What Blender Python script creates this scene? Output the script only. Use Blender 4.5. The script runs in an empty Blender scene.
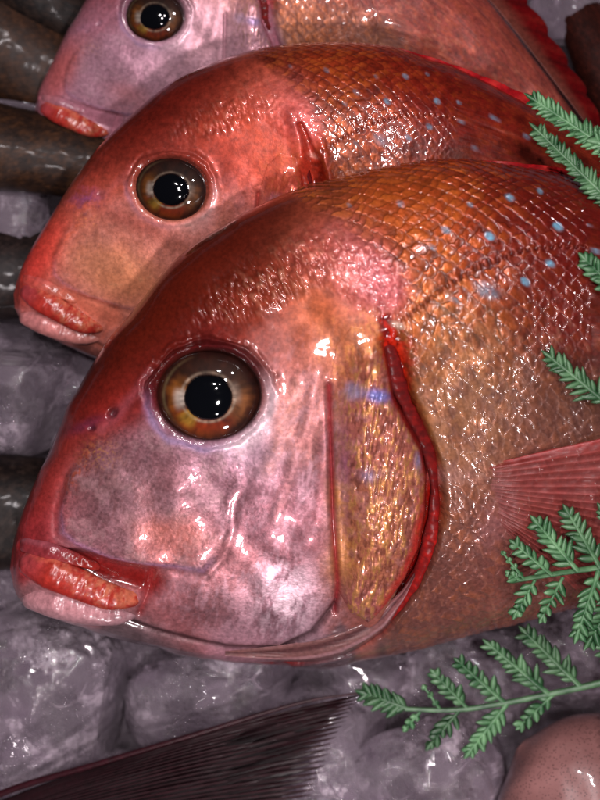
import bpy, math, random
import numpy as np
from mathutils import Vector

random.seed(7)
S = 0.0003            # metres per unit; one unit is 0.3 mm
D = 1400.0            # camera height above the counter, in units
scene = bpy.context.scene
COL = scene.collection

# ------------------------------------------------------------------ helpers
def P(x, y, z):
    x = np.asarray(x, float); y = np.asarray(y, float); z = np.asarray(z, float)
    k = (D - z) / D
    return np.stack([(x - 300) * k * S, -(y - 400) * k * S, z * S + 0 * x], axis=-1)

def lin(c):
    c = np.asarray(c, float) / 255.0
    return np.where(c <= 0.04045, c / 12.92, ((c + 0.055) / 1.055) ** 2.4)

def sst(a, b, x):
    t = np.clip((x - a) / (b - a), 0, 1)
    return t * t * (3 - 2 * t)

_rs = np.random.RandomState(11)
_tab = _rs.rand(512, 512)
def vn(x, y, seed=0):
    x = np.asarray(x, float) + seed * 17.31; y = np.asarray(y, float) + seed * 9.73
    ix = np.floor(x).astype(int); iy = np.floor(y).astype(int)
    fx = x - ix; fy = y - iy
    fx = fx * fx * (3 - 2 * fx); fy = fy * fy * (3 - 2 * fy)
    a = _tab[ix & 511, iy & 511]; b = _tab[(ix + 1) & 511, iy & 511]
    c = _tab[ix & 511, (iy + 1) & 511]; d = _tab[(ix + 1) & 511, (iy + 1) & 511]
    return (a * (1 - fx) + b * fx) * (1 - fy) + (c * (1 - fx) + d * fx) * fy
def fbm(x, y, seed=0, o=4):
    v = 0; a = 0.5; t = 0
    for i in range(o):
        v = v + a * vn(x * 2 ** i, y * 2 ** i, seed + i * 3); t += a; a *= 0.55
    return v / t

def rot2(x, y, deg):
    c, s = math.cos(math.radians(deg)), math.sin(math.radians(deg))
    return x * c + y * s, -x * s + y * c
def ge(x, y, cx, cy, rx, ry, deg=0, p=2):
    u, v = rot2(x - cx, y - cy, deg)
    return np.exp(-np.power((u / rx) ** 2 + (v / ry) ** 2, p / 2))

def polyd(x, y, pts, w=None):
    """distance to a polyline, arc length at the foot, interpolated width"""
    pts = np.asarray(pts, float)
    best = np.full(x.shape, 1e9); arc = np.zeros(x.shape); wd = np.ones(x.shape)
    L = 0
    for i in range(len(pts) - 1):
        ax, ay = pts[i]; bx, by = pts[i + 1]
        dx, dy = bx - ax, by - ay; l = math.hypot(dx, dy)
        t = np.clip(((x - ax) * dx + (y - ay) * dy) / (l * l), 0, 1)
        d = np.hypot(x - ax - t * dx, y - ay - t * dy)
        m = d < best
        best = np.where(m, d, best); arc = np.where(m, L + t * l, arc)
        if w is not None: wd = np.where(m, w[i] * (1 - t) + w[i + 1] * t, wd)
        L += l
    return best, arc, wd
def sdf(x, y, pts):
    """signed distance, positive inside"""
    pts = np.asarray(pts, float)
    d, _, _ = polyd(x, y, np.vstack([pts, pts[:1]]))
    ins = np.zeros(x.shape, bool); n = len(pts); j = n - 1
    for i in range(n):
        xi, yi = pts[i]; xj, yj = pts[j]
        if yi != yj:
            ins ^= ((yi > y) != (yj > y)) & (x < (xj - xi) * (y - yi) / (yj - yi) + xi)
        j = i
    return np.where(ins, d, -d)

def spline(pts, n):
    """Catmull-Rom through rows of pts, n samples evenly spaced by chord"""
    pts = np.asarray(pts, float)
    P0 = np.vstack([2 * pts[0] - pts[1], pts, 2 * pts[-1] - pts[-2]])
    out = []
    for i in range(1, len(P0) - 2):
        t = np.linspace(0, 1, 60, endpoint=False)[:, None]
        a, b, c, d = P0[i - 1], P0[i], P0[i + 1], P0[i + 2]
        out.append(0.5 * (2 * b + (c - a) * t + (2 * a - 5 * b + 4 * c - d) * t ** 2 + (3 * b - a - 3 * c + d) * t ** 3))
    out = np.vstack(out + [pts[-1:]])
    if np.isscalar(n):
        n = np.linspace(0, 1, n)
    k = min(4, pts.shape[1])
    L = np.r_[0, np.cumsum(np.linalg.norm(np.diff(out[:, :k], axis=0), axis=1))]
    q = np.asarray(n) * L[-1]
    return np.stack([np.interp(q, L, out[:, j]) for j in range(out.shape[1])], axis=1)

def empty(name, loc, label=None, cat=None, group=None):
    o = bpy.data.objects.new(name, None); COL.objects.link(o); o.location = loc
    o.empty_display_size = 0.01
    if label: tag(o, label, cat, group)
    return o
def tag(o, label, cat, group=None, kind=None):
    if label: o['label'] = label
    if cat: o['category'] = cat
    if group: o['group'] = group
    if kind: o['kind'] = kind
    return o

def mesh(name, V, F, mat, parent=None, col=None, srf=None, smooth=True):
    """V world coordinates; F quads or tris (n,k) or list of such arrays"""
    V = np.asarray(V, float).reshape(-1, 3)
    Fs = F if isinstance(F, list) else [F]
    root = parent
    off = Vector((0, 0, 0))
    while root is not None:
        off += root.location; root = root.parent
    if parent is None:
        c = V.mean(0); c[2] = V[:, 2].min(); off = Vector(c)
    V = V - np.array(off)
    me = bpy.data.meshes.new(name)
    me.vertices.add(len(V)); me.vertices.foreach_set('co', V.astype(np.float32).ravel())
    nl = sum(f.size for f in Fs); npol = sum(len(f) for f in Fs)
    me.loops.add(nl); me.polygons.add(npol)
    me.loops.foreach_set('vertex_index', np.concatenate([f.ravel() for f in Fs]).astype(np.int32))
    tot = np.concatenate([np.full(len(f), f.shape[1]) for f in Fs]).astype(np.int32)
    st = np.r_[0, np.cumsum(tot)[:-1]].astype(np.int32)
    me.polygons.foreach_set('loop_start', st)
    me.polygons.foreach_set('use_smooth', np.full(npol, smooth))
    me.update(calc_edges=True)
    for nm, dat in (('Col', col), ('Srf', srf)):
        if dat is not None:
            a = me.attributes.new(nm, 'FLOAT_COLOR', 'POINT')
            d4 = np.ones((len(V), 4), np.float32); d4[:, :3] = np.asarray(dat).reshape(-1, 3)
            a.data.foreach_set('color', d4.ravel())
    me.materials.append(mat)
    o = bpy.data.objects.new(name, me); COL.objects.link(o)
    if parent is None: o.location = off
    else: o.parent = parent
    return o

def gridfaces(n, m, wrap=False, mask=None):
    i = np.arange(n - 1)[:, None]; j = np.arange(m if wrap else m - 1)[None, :]
    j2 = (j + 1) % m
    f = np.stack([i * m + j + 0 * i, i * m + j2, (i + 1) * m + j2, (i + 1) * m + j], axis=-1)
    if mask is not None: f = f[mask]
    return f.reshape(-1, 4)

# ------------------------------------------------------------------ materials
def newmat(name):
    m = bpy.data.materials.new(name); m.use_nodes = True
    nt = m.node_tree; b = nt.nodes['Principled BSDF']
    return m, nt, b
def nd(nt, t, **k):
    n = nt.nodes.new(t)
    for a, v in k.items():
        if a in n.inputs.keys(): n.inputs[a].default_value = v
        else: setattr(n, a, v)
    return n

def rich(C, g=1.10, k=1.10):
    return np.clip(np.power(np.clip(C, 1e-4, 1), g) * k, .002, .9)

def skin_mat(name, bump=0.35, coat=0.6, micro=900, spec=0.6, var=0.5, coatr=0.12):
    m, nt, b = newmat(name); L = nt.links
    tc = nd(nt, 'ShaderNodeTexCoord')
    at = nd(nt, 'ShaderNodeAttribute', attribute_name='Col')
    sf = nd(nt, 'ShaderNodeAttribute', attribute_name='Srf')
    sep = nd(nt, 'ShaderNodeSeparateColor'); L.new(sf.outputs['Color'], sep.inputs[0])
    n1 = nd(nt, 'ShaderNodeTexNoise', Scale=micro, Detail=4.0, Roughness=0.65); L.new(tc.outputs['Object'], n1.inputs['Vector'])
    mr = nd(nt, 'ShaderNodeMapRange'); mr.inputs['From Min'].default_value = 0.3; mr.inputs['From Max'].default_value = 0.7
    mr.inputs['To Min'].default_value = 1 - var * 0.6; mr.inputs['To Max'].default_value = 1 + var * 0.6
    L.new(n1.outputs['Fac'], mr.inputs['Value'])
    mul = nd(nt, 'ShaderNodeVectorMath', operation='SCALE'); L.new(at.outputs['Color'], mul.inputs[0]); L.new(mr.outputs[0], mul.inputs['Scale'])
    L.new(mul.outputs[0], b.inputs['Base Color'])
    L.new(sep.outputs[0], b.inputs['Roughness']); L.new(sep.outputs[1], b.inputs['Metallic'])
    n2 = nd(nt, 'ShaderNodeTexNoise', Scale=micro * 1.3, Detail=3.0); L.new(tc.outputs['Object'], n2.inputs['Vector'])
    n3 = nd(nt, 'ShaderNodeTexNoise', Scale=micro * 0.28, Detail=2.0); L.new(tc.outputs['Object'], n3.inputs['Vector'])
    ad = nd(nt, 'ShaderNodeMath', operation='MULTIPLY_ADD'); ad.inputs[1].default_value = 0.25
    L.new(n3.outputs['Fac'], ad.inputs[0]); L.new(n2.outputs['Fac'], ad.inputs[2])
    bp = nd(nt, 'ShaderNodeBump', Distance=0.00022)
    st = nd(nt, 'ShaderNodeMath', operation='MULTIPLY'); st.inputs[1].default_value = bump; L.new(sep.outputs[2], st.inputs[0])
    L.new(st.outputs[0], bp.inputs['Strength'])
    L.new(ad.outputs[0], bp.inputs['Height']); L.new(bp.outputs[0], b.inputs['Normal'])
    bc = nd(nt, 'ShaderNodeBump', Distance=0.0003, Strength=0.03); L.new(n3.outputs['Fac'], bc.inputs['Height'])
    L.new(bc.outputs[0], b.inputs['Coat Normal'])
    b.inputs['Specular IOR Level'].default_value = spec
    b.inputs['Coat Weight'].default_value = coat; b.inputs['Coat Roughness'].default_value = coatr
    b.inputs['Coat IOR'].default_value = 1.4
    return m

M_skin = skin_mat('bream_skin', bump=0.2, coat=0.8, spec=.25, coatr=.07)
M_lip = skin_mat('wet_lip', bump=0.35, coat=0.45, micro=700, var=0.5, coatr=0.18)
M_dark = skin_mat('dark_fish_skin', bump=0.3, coat=0.10, micro=900, var=0.5, coatr=0.12, spec=.2)
M_fin = skin_mat('fin_membrane', bump=0.3, coat=0.12, micro=700, var=0.6, coatr=0.2, spec=.15)
def film_mat():
    m = skin_mat('thin_fin_film', bump=0.3, coat=0.15, micro=700, var=0.5, coatr=0.2, spec=.4); m.name = 'thin_fin_film'
    nt = m.node_tree; b = nt.nodes['Principled BSDF']
    a = nd(nt, 'ShaderNodeAttribute', attribute_name='Srf'); se = nd(nt, 'ShaderNodeSeparateColor'); nt.links.new(a.outputs['Color'], se.inputs[0])
    nt.links.new(se.outputs[2], b.inputs['Alpha']); return m
M_film = film_mat()
def eye_mat():
    m, nt, b = newmat('eye_surface'); L = nt.links
    at = nd(nt, 'ShaderNodeAttribute', attribute_name='Col'); L.new(at.outputs['Color'], b.inputs['Base Color'])
    b.inputs['Roughness'].default_value = 0.6; b.inputs['Specular IOR Level'].default_value = 0.15
    b.inputs['Coat Weight'].default_value = 1; b.inputs['Coat Roughness'].default_value = 0.04; b.inputs['Coat IOR'].default_value = 1.45
    return m
M_eye = eye_mat()
def pupil_mat():
    m, nt, b = newmat('pupil_black'); b.inputs['Base Color'].default_value = (0.002, 0.0025, 0.004, 1)
    b.inputs['Roughness'].default_value = 0.06; b.inputs['Specular IOR Level'].default_value = 0.6
    return m
M_pupil = pupil_mat()

# ------------------------------------------------------------------ scales
def scales(u, v, du, dv, seed=0):
    """imbricate scale lattice. returns local 0..1 towards the free edge, rim closeness, random"""
    ru, rv = du * 1.05, dv * 0.62
    loc = np.full(u.shape, -1.0); rim = np.zeros(u.shape); rnd = np.zeros(u.shape)
    ci0 = np.floor(u / (du * 0.5)).astype(int)
    for k in (-2, -1, 0, 1, 2):                       # from the snout side to the tail side
        ci = ci0 + k
        cu = ci * du * 0.5
        off = (ci & 1) * 0.5
        rj = np.round(v / dv - off)
        cv = (rj + off) * dv
        a = (u - cu) / ru; b = (v - cv) / rv
        e = np.sqrt(a * a + b * b)
        m = (e < 1) & (loc < 0)
        loc = np.where(m, np.clip((a + 1) / 2, 0, 1), loc)
        rim = np.where(m, e, rim)
        rnd = np.where(m, _tab[(ci * 7 + seed) & 511, (rj.astype(int) * 13 + seed) & 511], rnd)
    return np.clip(loc, 0, 1), rim, rnd

# ------------------------------------------------------------------ the bream, drawn once in its own frame
OUT = [ # top x,y, bottom x,y, half width
 (12, 549, 14, 588, 9), (17, 528, 27, 604, 30), (36, 481, 60, 619, 47), (61, 424, 108, 636, 62), (97, 357, 165, 651, 76),
 (142, 298, 225, 662, 88), (200, 239, 283, 668, 98), (268, 201, 335, 668, 106), (335, 178, 385, 656, 111), (402, 165, 440, 642, 114),
 (472, 160, 500, 628, 114), (560, 174, 582, 604, 110), (650, 200, 660, 576, 100), (760, 245, 750, 535, 82), (880, 300, 860, 480, 56),
 (980, 335, 960, 430, 34), (1060, 348, 1050, 415, 20)]
PTS = [ # x, y, radius, colour of the skin there
 (120,340,45,(118,34,22)),(180,270,45,(122,38,26)),(240,215,40,(128,48,36)),(310,182,36,(146,66,42)),(90,390,35,(140,42,38)),
 (62,440,28,(140,50,42)),(42,490,25,(150,48,46)),(28,525,20,(152,52,56)),(250,280,40,(150,66,48)),(300,245,30,(178,92,70)),
 (345,250,28,(196,108,100)),(372,285,26,(204,110,118)),(335,310,30,(190,104,66)),(200,335,25,(120,40,40)),(140,370,25,(130,44,40)),
 (280,365,25,(150,84,78)),(250,445,22,(206,168,186)),(210,460,22,(184,140,160)),(150,450,22,(160,112,122)),(100,480,25,(142,94,96)),
 (150,500,25,(148,98,100)),(170,532,18,(196,112,100)),(90,525,22,(150,98,106)),(200,490,24,(156,106,116)),(290,420,24,(212,138,124)),
 (310,360,24,(188,106,76)),(268,500,24,(168,108,120)),(300,545,24,(156,96,104)),(230,580,24,(184,118,120)),(288,600,22,(214,170,186)),
 (180,605,24,(168,98,100)),(250,632,22,(178,128,140)),(360,350,22,(190,108,60)),(378,430,22,(172,104,62)),(372,500,22,(184,122,56)),
 (362,560,22,(190,128,62)),(346,450,16,(166,100,92)),(345,600,20,(150,88,78)),(400,190,30,(186,78,40)),(450,200,32,(176,68,38)),
 (505,195,32,(160,50,32)),(560,205,35,(146,38,28)),(620,235,40,(136,34,28)),(430,255,28,(190,96,48)),(480,265,28,(166,66,40)),
 (425,325,26,(196,108,60)),(455,355,28,(172,100,52)),(505,320,30,(158,72,42)),(565,325,32,(146,50,38)),(620,320,40,(130,46,34)),
 (462,420,30,(160,106,62)),(530,390,30,(150,92,54)),(590,420,32,(116,82,48)),(462,520,28,(156,100,68)),(440,590,28,(124,74,62)),
 (520,550,30,(146,76,70)),(565,500,30,(160,62,58)),(505,600,28,(132,74,64)),(610,560,35,(124,50,50)),(440,640,24,(88,62,62)),
 (300,668,20,(86,70,72)),(150,655,22,(98,84,88)),(60,620,18,(150,104,108)),(800,350,90,(158,58,42)),(1000,380,90,(168,60,50))]
SLIT = [(386,320),(391,345),(397,370),(400,395),(412,420),(427,448),(433,480),(433,515),(425,555),(407,595),(382,628),(350,652),(300,665),(240,668)]
SLITW = [8,14,17,15,11,9,12,13,12,9,6,4,3,3]
PLATE = [(329,388),(331,450),(334,520),(338,590),(350,612),(368,622),(388,602),(406,576),(418,548),(425,512),(426,475),(420,447),(405,420),(393,397),(389,370),(382,345),(374,330),(352,326),(336,345)]
LACH = [(58,512),(66,480),(86,445),(112,428),(150,432),(180,446),(215,452),(244,452),(243,486),(233,503),(229,528),(221,556),(205,572),(160,568),(112,560),(76,546),(60,534)]
BODYPOLY = [(285,188),(345,222),(385,255),(409,292),(402,322),(415,380),(445,450),(448,520),(428,590),(390,636),(400,720),(1300,720),(1300,60),(285,60)]
NAPE = [(300,225),(345,222),(378,245),(396,268),(410,292),(404,314),(380,320),(352,306),(330,290),(300,280),(280,255)]
LATL = [(398,324),(440,291),(480,266),(520,251),(560,246),(600,248),(700,264),(850,312),(1050,378)]
EYE = (209, 395, 52, 45)

def fish_paint(x, y, u, v, seed, tint, eyelow=0.0):
    """x,y in the fish's frame; u,v along and round the body. -> displacement, colour, (rough, metal, bump)"""
    wob = (fbm(x / 26, y / 26, seed) - .5) * 12; wob2 = (fbm(x / 26, y / 26, seed + 5) - .5) * 12
    xx, yy = x + wob, y + wob2
    num = np.zeros(x.shape + (3,)); den = np.full(x.shape, 1e-9)
    for px, py, r, c in PTS:
        w = np.exp(-((xx - px) ** 2 + (yy - py) ** 2) / (r * r * 1.3)) + 1e-4 / (1 + ((xx - px) ** 2 + (yy - py) ** 2) / 1e4)
        num += w[..., None] * lin(c); den += w
    C = num / den[..., None]
    d = np.zeros(x.shape); R = np.full(x.shape, 0.36); Mt = np.full(x.shape, 0.12); B = np.ones(x.shape)
    n1 = fbm(x / 9, y / 9, seed + 1); n2 = fbm(x / 3.2, y / 3.2, seed + 2, 3); n3 = fbm(x / 45, y / 45, seed + 3, 2)
    def mixc(c, m):
        nonlocal C
        m = np.clip(m, 0, 1)[..., None]; C = C * (1 - m) + lin(c) * m
    # large soft undulation and mottling
    d += (n3 - .5) * 7 + (n1 - .5) * .25
    C *= (0.62 + 0.76 * n1)[..., None]
    # ---- scaled body
    bs = sst(-10, 8, sdf(x + wob * .6, y + wob2 * .6, BODYPOLY))
    jl = (fbm(x / 30, y / 30, seed + 7) - .5)
    loc, rim, rnd = scales(u + jl * 26 + (n1 - .5) * 4, v + jl * 20 + (n2 - .5) * 3, 19, 14.5, seed)
    upper = sst(330, 230, y - (x - 400) * 0.10)
    far = 1 - .6 * sst(455, 560, x)
    amp = (0.75 + 1.1 * upper * far) * bs
    d += amp * (np.sin(np.clip(loc * 1.15, 0, 1) * math.pi * .8) * 1.7 - .8) * (1 - .5 * sst(.7, 1, rim)) + amp * (n2 - .5) * .35
    sc = sst(.25, .7, loc + (n2 - .5) * .25) * (1 - .85 * sst(.5, 1.0, rim + (n2 - .5) * .25)) * (.72 + .5 * rnd)
    C *= (1 + bs * (-.66 + 1.25 * sc) * (0.85 + 0.15 * upper) * far)[..., None]
    gold = bs * sc * sst(.35, .85, rnd * .55 + n1 * .6)
    mixc((222, 128, 52), gold * 0.55 * far)
    C *= (1 - bs * .45 * sst(.4, .1, rnd * .6 + n1 * .45) * (1 - upper * .5))[..., None]
    Mt += bs * sc * .12; R -= bs * sc * .04; R += bs * .06 * (1 - sc)
    # flank glitter: short upright dashes
    dash = fbm((x - y * .28) / 4.2, y / 9.5, seed + 9, 3)
    fl = bs * (1 - upper)
    C *= (1 + fl * (dash - .5) * 1.3)[..., None]
    d += fl * (dash - .5) * 1.0
    mixc((208, 146, 112), fl * sst(.58, .76, dash) * .45)
    mixc((88, 70, 52), fl * sst(.42, .26, dash) * .4)
    # ---- forehead bumps, wet little ridges
    hb = ge(x, y, 272, 276, 82, 26, -30, 3) * (1 - bs)
    a, b = rot2(x, y, 62)
    rp = fbm(a / 8.5, b / 3.4, seed + 12, 2)
    d += hb * (rp - .5) * 5.5
    R -= hb * .1
    mixc((226, 170, 140), hb * sst(.55, .75, rp) * .28)
    fh = sst(330, 230, y + (x - 200) * .9 - 60) * (1 - bs)
    # nape patch
    sn = sdf(x + wob * .5, y + wob2 * .5, NAPE); nm = sst(-4, 4, sn)
    cellx = fbm(x / 5, y / 5, seed + 14, 3)
    d += nm * 2.2 * sst(0, 14, sn) + nm * (cellx - .5) * 1.8
    mixc((212, 122, 126), sst(-9, 12, sn) * (.05 + .5 * sst(.45, .65, cellx)) * (.35 + .65 * ge(x, y, 380, 285, 40, 34, 0, 2)))
    mixc((150, 60, 60), nm * sst(.46, .36, cellx) * .3)
    # ---- cheek: silvery skin and painted highlights
    silver = np.clip(ge(x, y, 285, 470, 55, 110, 15, 3) + ge(x, y, 250, 600, 95, 42, 0, 3) + ge(x, y, 160, 500, 80, 60, 0, 4) * .8, 0, 1) * (1 - bs)
    sp = fbm((x + y * .25) / 3.0, (y - x * .2) / 7.0, seed + 16, 4) * .5 + fbm(x / 20, y / 20, seed + 17, 2) * .5
    C *= (1 + silver * (sp - .5) * .9)[..., None]
    gf = fbm(x / 1.7, y / 2.1, seed + 24, 2); C *= (1 + silver * (gf - .5) * .9)[..., None]; C *= (1 - silver * .28 * sst(.55, .35, fbm(x / 34, y / 34, seed + 25, 3)))[..., None]
    mixc((236, 186, 200), silver * (.22 + .4 * sst(.44, .64, sp)))
    mixc((160, 84, 92), silver * sst(.44, .34, sp) * .25)
    Mt += silver * .46; R += silver * .02; d += silver * (sp - .5) * .12; C *= (1 - .30 * silver)[..., None]
    mixc((236, 204, 214), ge(x, y, 285, 600, 26, 36, 10, 3) * sst(.4, .62, sp) * .9)  # bright highlight of the lower cheek, put into the skin colour
    mixc((238, 205, 214), ge(x, y, 250, 437, 26, 12, -38, 3) * .7)  # white highlight below the eye, painted as pale skin colour
    Mt += ge(x, y, 285, 600, 30, 40, 10, 3) * .25
    # folds from eye to the cheek
    for pts, w, amt, c in [([(318, 372), (308, 420), (296, 460), (276, 520)], 7, .9, (226, 158, 158)),
                           ([(298, 385), (284, 430), (268, 470)], 7, .7, (220, 156, 140)),
                           ([(330, 380), (322, 440), (318, 520)], 5, .6, (206, 128, 136))]:
        q, _, _ = polyd(x + wob * .3, y, pts); g = np.exp(-(q / w) ** 2)
        d += g * amt; mixc(c, g * .6 * n2)
    tr = ge(x, y, 365, 350, 46, 40, 0, 4) * (1 - bs); C *= (1 + tr * (dash - .5) * 1.6)[..., None]; mixc((206, 140, 74), tr * sst(.52, .7, dash) * .6); mixc((150, 96, 66), tr * .3)
    # preopercle edge
    q, ar, _ = polyd(x, y, [(329, 386), (331, 450), (333, 520), (338, 585), (335, 612)])
    g = np.exp(-(q / 3.0) ** 2); d -= g * 3.2; mixc((150, 34, 44), g * .85)
    # lachrymal plate
    sl = sdf(x + wob * .25, y + wob2 * .25, LACH); lm = sst(-3, 3, sl)
    lf = sst(452, 500, y - (x - 200) * .1) * (.25 + .75 * sst(225, 170, x)); d += lf * (lm * 4.0 * sst(-3, 7, sl) - 2.4 * np.exp(-((sl + 4) / 4) ** 2))
    edge = np.exp(-((sl - 2.5) / 3.0) ** 2) * sst(490, 550, y + (x - 60) * .1) * sst(225, 190, x)
    mixc((196, 150, 190), edge * .7)
    grain = fbm(x / 1.9, y / 1.9, seed + 20, 3)
    C *= (1 + lm * (grain - .5) * 1.1)[..., None]; d += lm * (grain - .5) * .15; C *= (1 - .12 * lm)[..., None]
    mixc((212, 176, 176), lm * sst(.5, .72, fbm(x / 13, y / 13, seed + 22)) * .22)
    mixc((206, 116, 96), ge(x, y, 168, 530, 34, 14, 10) * .6)
    mixc((176, 130, 40), ge(x, y, 100, 455, 16, 12) * sst(.5, .7, grain) * .7)
    # mouth recess
    q, ar, w = polyd(x, y, [(22, 546), (60, 556), (105, 572), (150, 584)], [5, 8, 13, 15])
    g = np.exp(-(q / w) ** 4); d -= g * 9; mixc((122, 18, 12), g * .95); Mt *= (1 - g); R = R - g * .15
    q, _, _ = polyd(x, y, [(152, 574), (150, 590), (140, 612)]); g = np.exp(-(q / 4) ** 2); d -= g * 3; mixc((150, 50, 50), g * .7)
    # jaw crease and throat
    q, _, _ = polyd(x, y, [(120, 618), (165, 636), (225, 650), (280, 650), (312, 634), (334, 606)])
    g = np.exp(-(q / 3.5) ** 2); d -= g * 4; mixc((60, 34, 38), g * .8)
    thr = sst(3, 12, sdf(x, y, [(90, 622), (165, 640), (225, 654), (282, 654), (316, 638), (340, 612), (372, 640), (330, 720), (60, 700), (60, 625)]))
    mixc((92, 74, 80), thr * .85); Mt *= 1 - .8 * thr; R -= thr * .1
    rib = np.sin((y + (x - 250) ** 2 * .0012) * .9 + n3 * 6); d += thr * rib * .8; mixc((150, 110, 112), thr * sst(.6, 1, rib) * .25)
    # nostrils
    g = ge(x, y, 112, 413, 6, 4, -50, 3); d -= g * 5; mixc((40, 12, 16), g)
    g = ge(x, y, 92, 428, 4, 3, -20, 3); d -= g * 3; mixc((60, 14, 22), g * .9)
    mixc((92, 50, 90), ge(x + wob, y + wob2, 86, 424, 22, 6, -20, 2) * .45)
    # purple veins of the brow and the snout
    q, _, _ = polyd(x + wob, y, [(100, 430), (130, 400), (150, 372)]); mixc((170, 90, 100), np.exp(-(q / 5) ** 2) * .5)
    mixc((168, 52, 44), ge(x, y, 52, 480, 10, 40, 25, 3) * .4)
    mixc((186, 82, 40), ge(x, y, 78, 470, 7, 24, 30, 2) * sst(.45, .65, n2) * .7)
    # eye socket
    ex, ey, erx, ery = EYE
    q = np.sqrt(((x - ex) / erx) ** 2 + ((y - ey) / ery) ** 2)
    q = q + (fbm(x / 22, y / 22, seed + 33, 3) - .5) * .22 * sst(1.0, 1.2, q)
    d -= 16 * sst(1.04, .86, q)
    up = sst(15, -25, y - ey + (x - ex) * .15)
    d += (2.6 + 4.2 * up) * np.exp(-((q - 1.12) / .085) ** 2) * (.6 + .8 * n1)
    d += up * 3.2 * n1 * np.exp(-((q - 1.34) / .07) ** 2) - up * 2 * np.exp(-((q - 1.23) / .05) ** 2)
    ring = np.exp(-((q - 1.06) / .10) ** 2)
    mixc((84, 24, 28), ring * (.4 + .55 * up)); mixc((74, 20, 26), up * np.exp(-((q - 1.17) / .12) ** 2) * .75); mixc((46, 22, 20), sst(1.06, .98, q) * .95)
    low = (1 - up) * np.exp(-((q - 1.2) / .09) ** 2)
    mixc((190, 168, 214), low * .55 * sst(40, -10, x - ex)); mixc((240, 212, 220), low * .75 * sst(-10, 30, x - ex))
    R = R - ring * .14; B *= 1 - .6 * np.exp(-((q - 1.1) / .14) ** 2)
    Mt *= 1 - ring
    # gill slit
    q, ar, w = polyd(x, y, SLIT, SLITW)
    w = w * (.9 + .5 * (n1 - .5))
    g = np.exp(-(q / (w * .95)) ** 4)
    d -= g * 12 * sst(8, 40, ar) * sst(520, 380, ar)
    redr = fbm(x / 6, y / 6, seed + 30, 3)
    mixc((118, 8, 8), g); mixc((200, 42, 26), g * sst(.5, .66, redr) * .75 * (.4 + .6 * sst(120, 20, ar)))
    Mt *= 1 - g; R = np.where(g > .4, .2, R)
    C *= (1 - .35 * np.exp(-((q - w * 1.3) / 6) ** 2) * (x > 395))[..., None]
    if seed == 4:
        q, ar, w = polyd(x + wob * .3, y, [(374, 284), (387, 308), (398, 332), (406, 352), (414, 376)], [4, 6, 10, 12, 12])
        g = np.exp(-(q / w) ** 4); d -= g * 15; mixc((84, 4, 4), g); mixc((190, 40, 26), g * sst(.5, .6, redr) * .4)
        q, _, _ = polyd(x, y, [(360, 270), (374, 300), (380, 325)]); g = np.exp(-(q / 9) ** 2); d += g * 6
        q, _, _ = polyd(x, y, [(404, 300), (418, 335), (424, 360)]); g = np.exp(-(q / 8) ** 2); d += g * 5; mixc((200, 60, 40), g * .6)
    # wound at the top of the slit
    g = ge(x + wob * .5, y + wob2 * .5, 404, 348, 12, 26, -14, 3); mixc((196, 52, 28), g * .8 * sst(.4, .6, redr)); d += g * (redr - .5) * 6; R -= g * .1
    mixc((206, 176, 160), ge(x, y, 398, 325, 8, 3.5, 20, 3) * .9)
    # lateral line
    q, ar, _ = polyd(x, y, LATL)
    g = np.exp(-(q / 2.4) ** 2) * sst(0, 10, ar); pul = .5 + .5 * np.sin(ar * .78)
    d += g * (pul * 2.6 - 1.4); mixc((206, 110, 84), g * pul * .65); mixc((84, 22, 18), np.exp(-(q / 3.2) ** 2) * (1 - pul) * .75 * sst(0, 10, ar))
    mixc((60, 44, 22), ge(x, y, 596, 302, 18, 14, 20, 3) * .75)
    # base of the pectoral fin
    mixc((226, 176, 170), ge(x + wob, y, 462, 474, 22, 9, -8, 2) * .8)
    mixc((60, 20, 16), ge(x, y, 476, 470, 6, 4, -10, 2) * .8)
    mixc((196, 134, 150), ge(x, y, 492, 524, 15, 26, 15, 2) * .6)
    fanm = sst(0, 14, sdf(x, y, [(480, 468), (610, 440), (760, 440), (760, 590), (600, 560), (520, 520)]))
    mixc((150, 52, 50), fanm * .5)
    mixc((216, 150, 90), ge(x, y, 518, 505, 8, 22, 0, 2) * sst(.5, .65, n2) * .9)
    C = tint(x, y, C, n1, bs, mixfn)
    # pale blue flecks
    for bx, by, rx, a in [(490,237,6,1),(558,228,6,1),(589,226,4,.8),(551,264,6,.8),(525,283,6,.8),(510,198,6,.7),(487,290,13,.35),(446,230,6,.5),(400,205,5,.4),
                          (595,252,4,.6),(640,240,6,.8),(690,260,6,.8),(350,205,4,.3),(470,205,4,.4),(620,285,6,.6),(540,192,4,.5),(432,248,5,.4),(455,300,5,.25)]:
        gg = (1 if seed == 1 else .55) * ge(x + wob * .35, y + wob2 * .35, bx, by, rx * .95, rx * .6, 35, 5) * a * (.7 + .4 * sst(.35, .6, n2)); C = mixfn(C, (120, 178, 204), gg); Mt = Mt * (1 - gg)
    return d, rich(C), np.stack([np.clip(R, .12, .8), np.clip(Mt, 0, .8), np.clip(B, 0, 1)], -1)

def mixfn(C, c, m):
    m = np.clip(m, 0, 1)[..., None]; return C * (1 - m) + lin(c) * m

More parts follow.
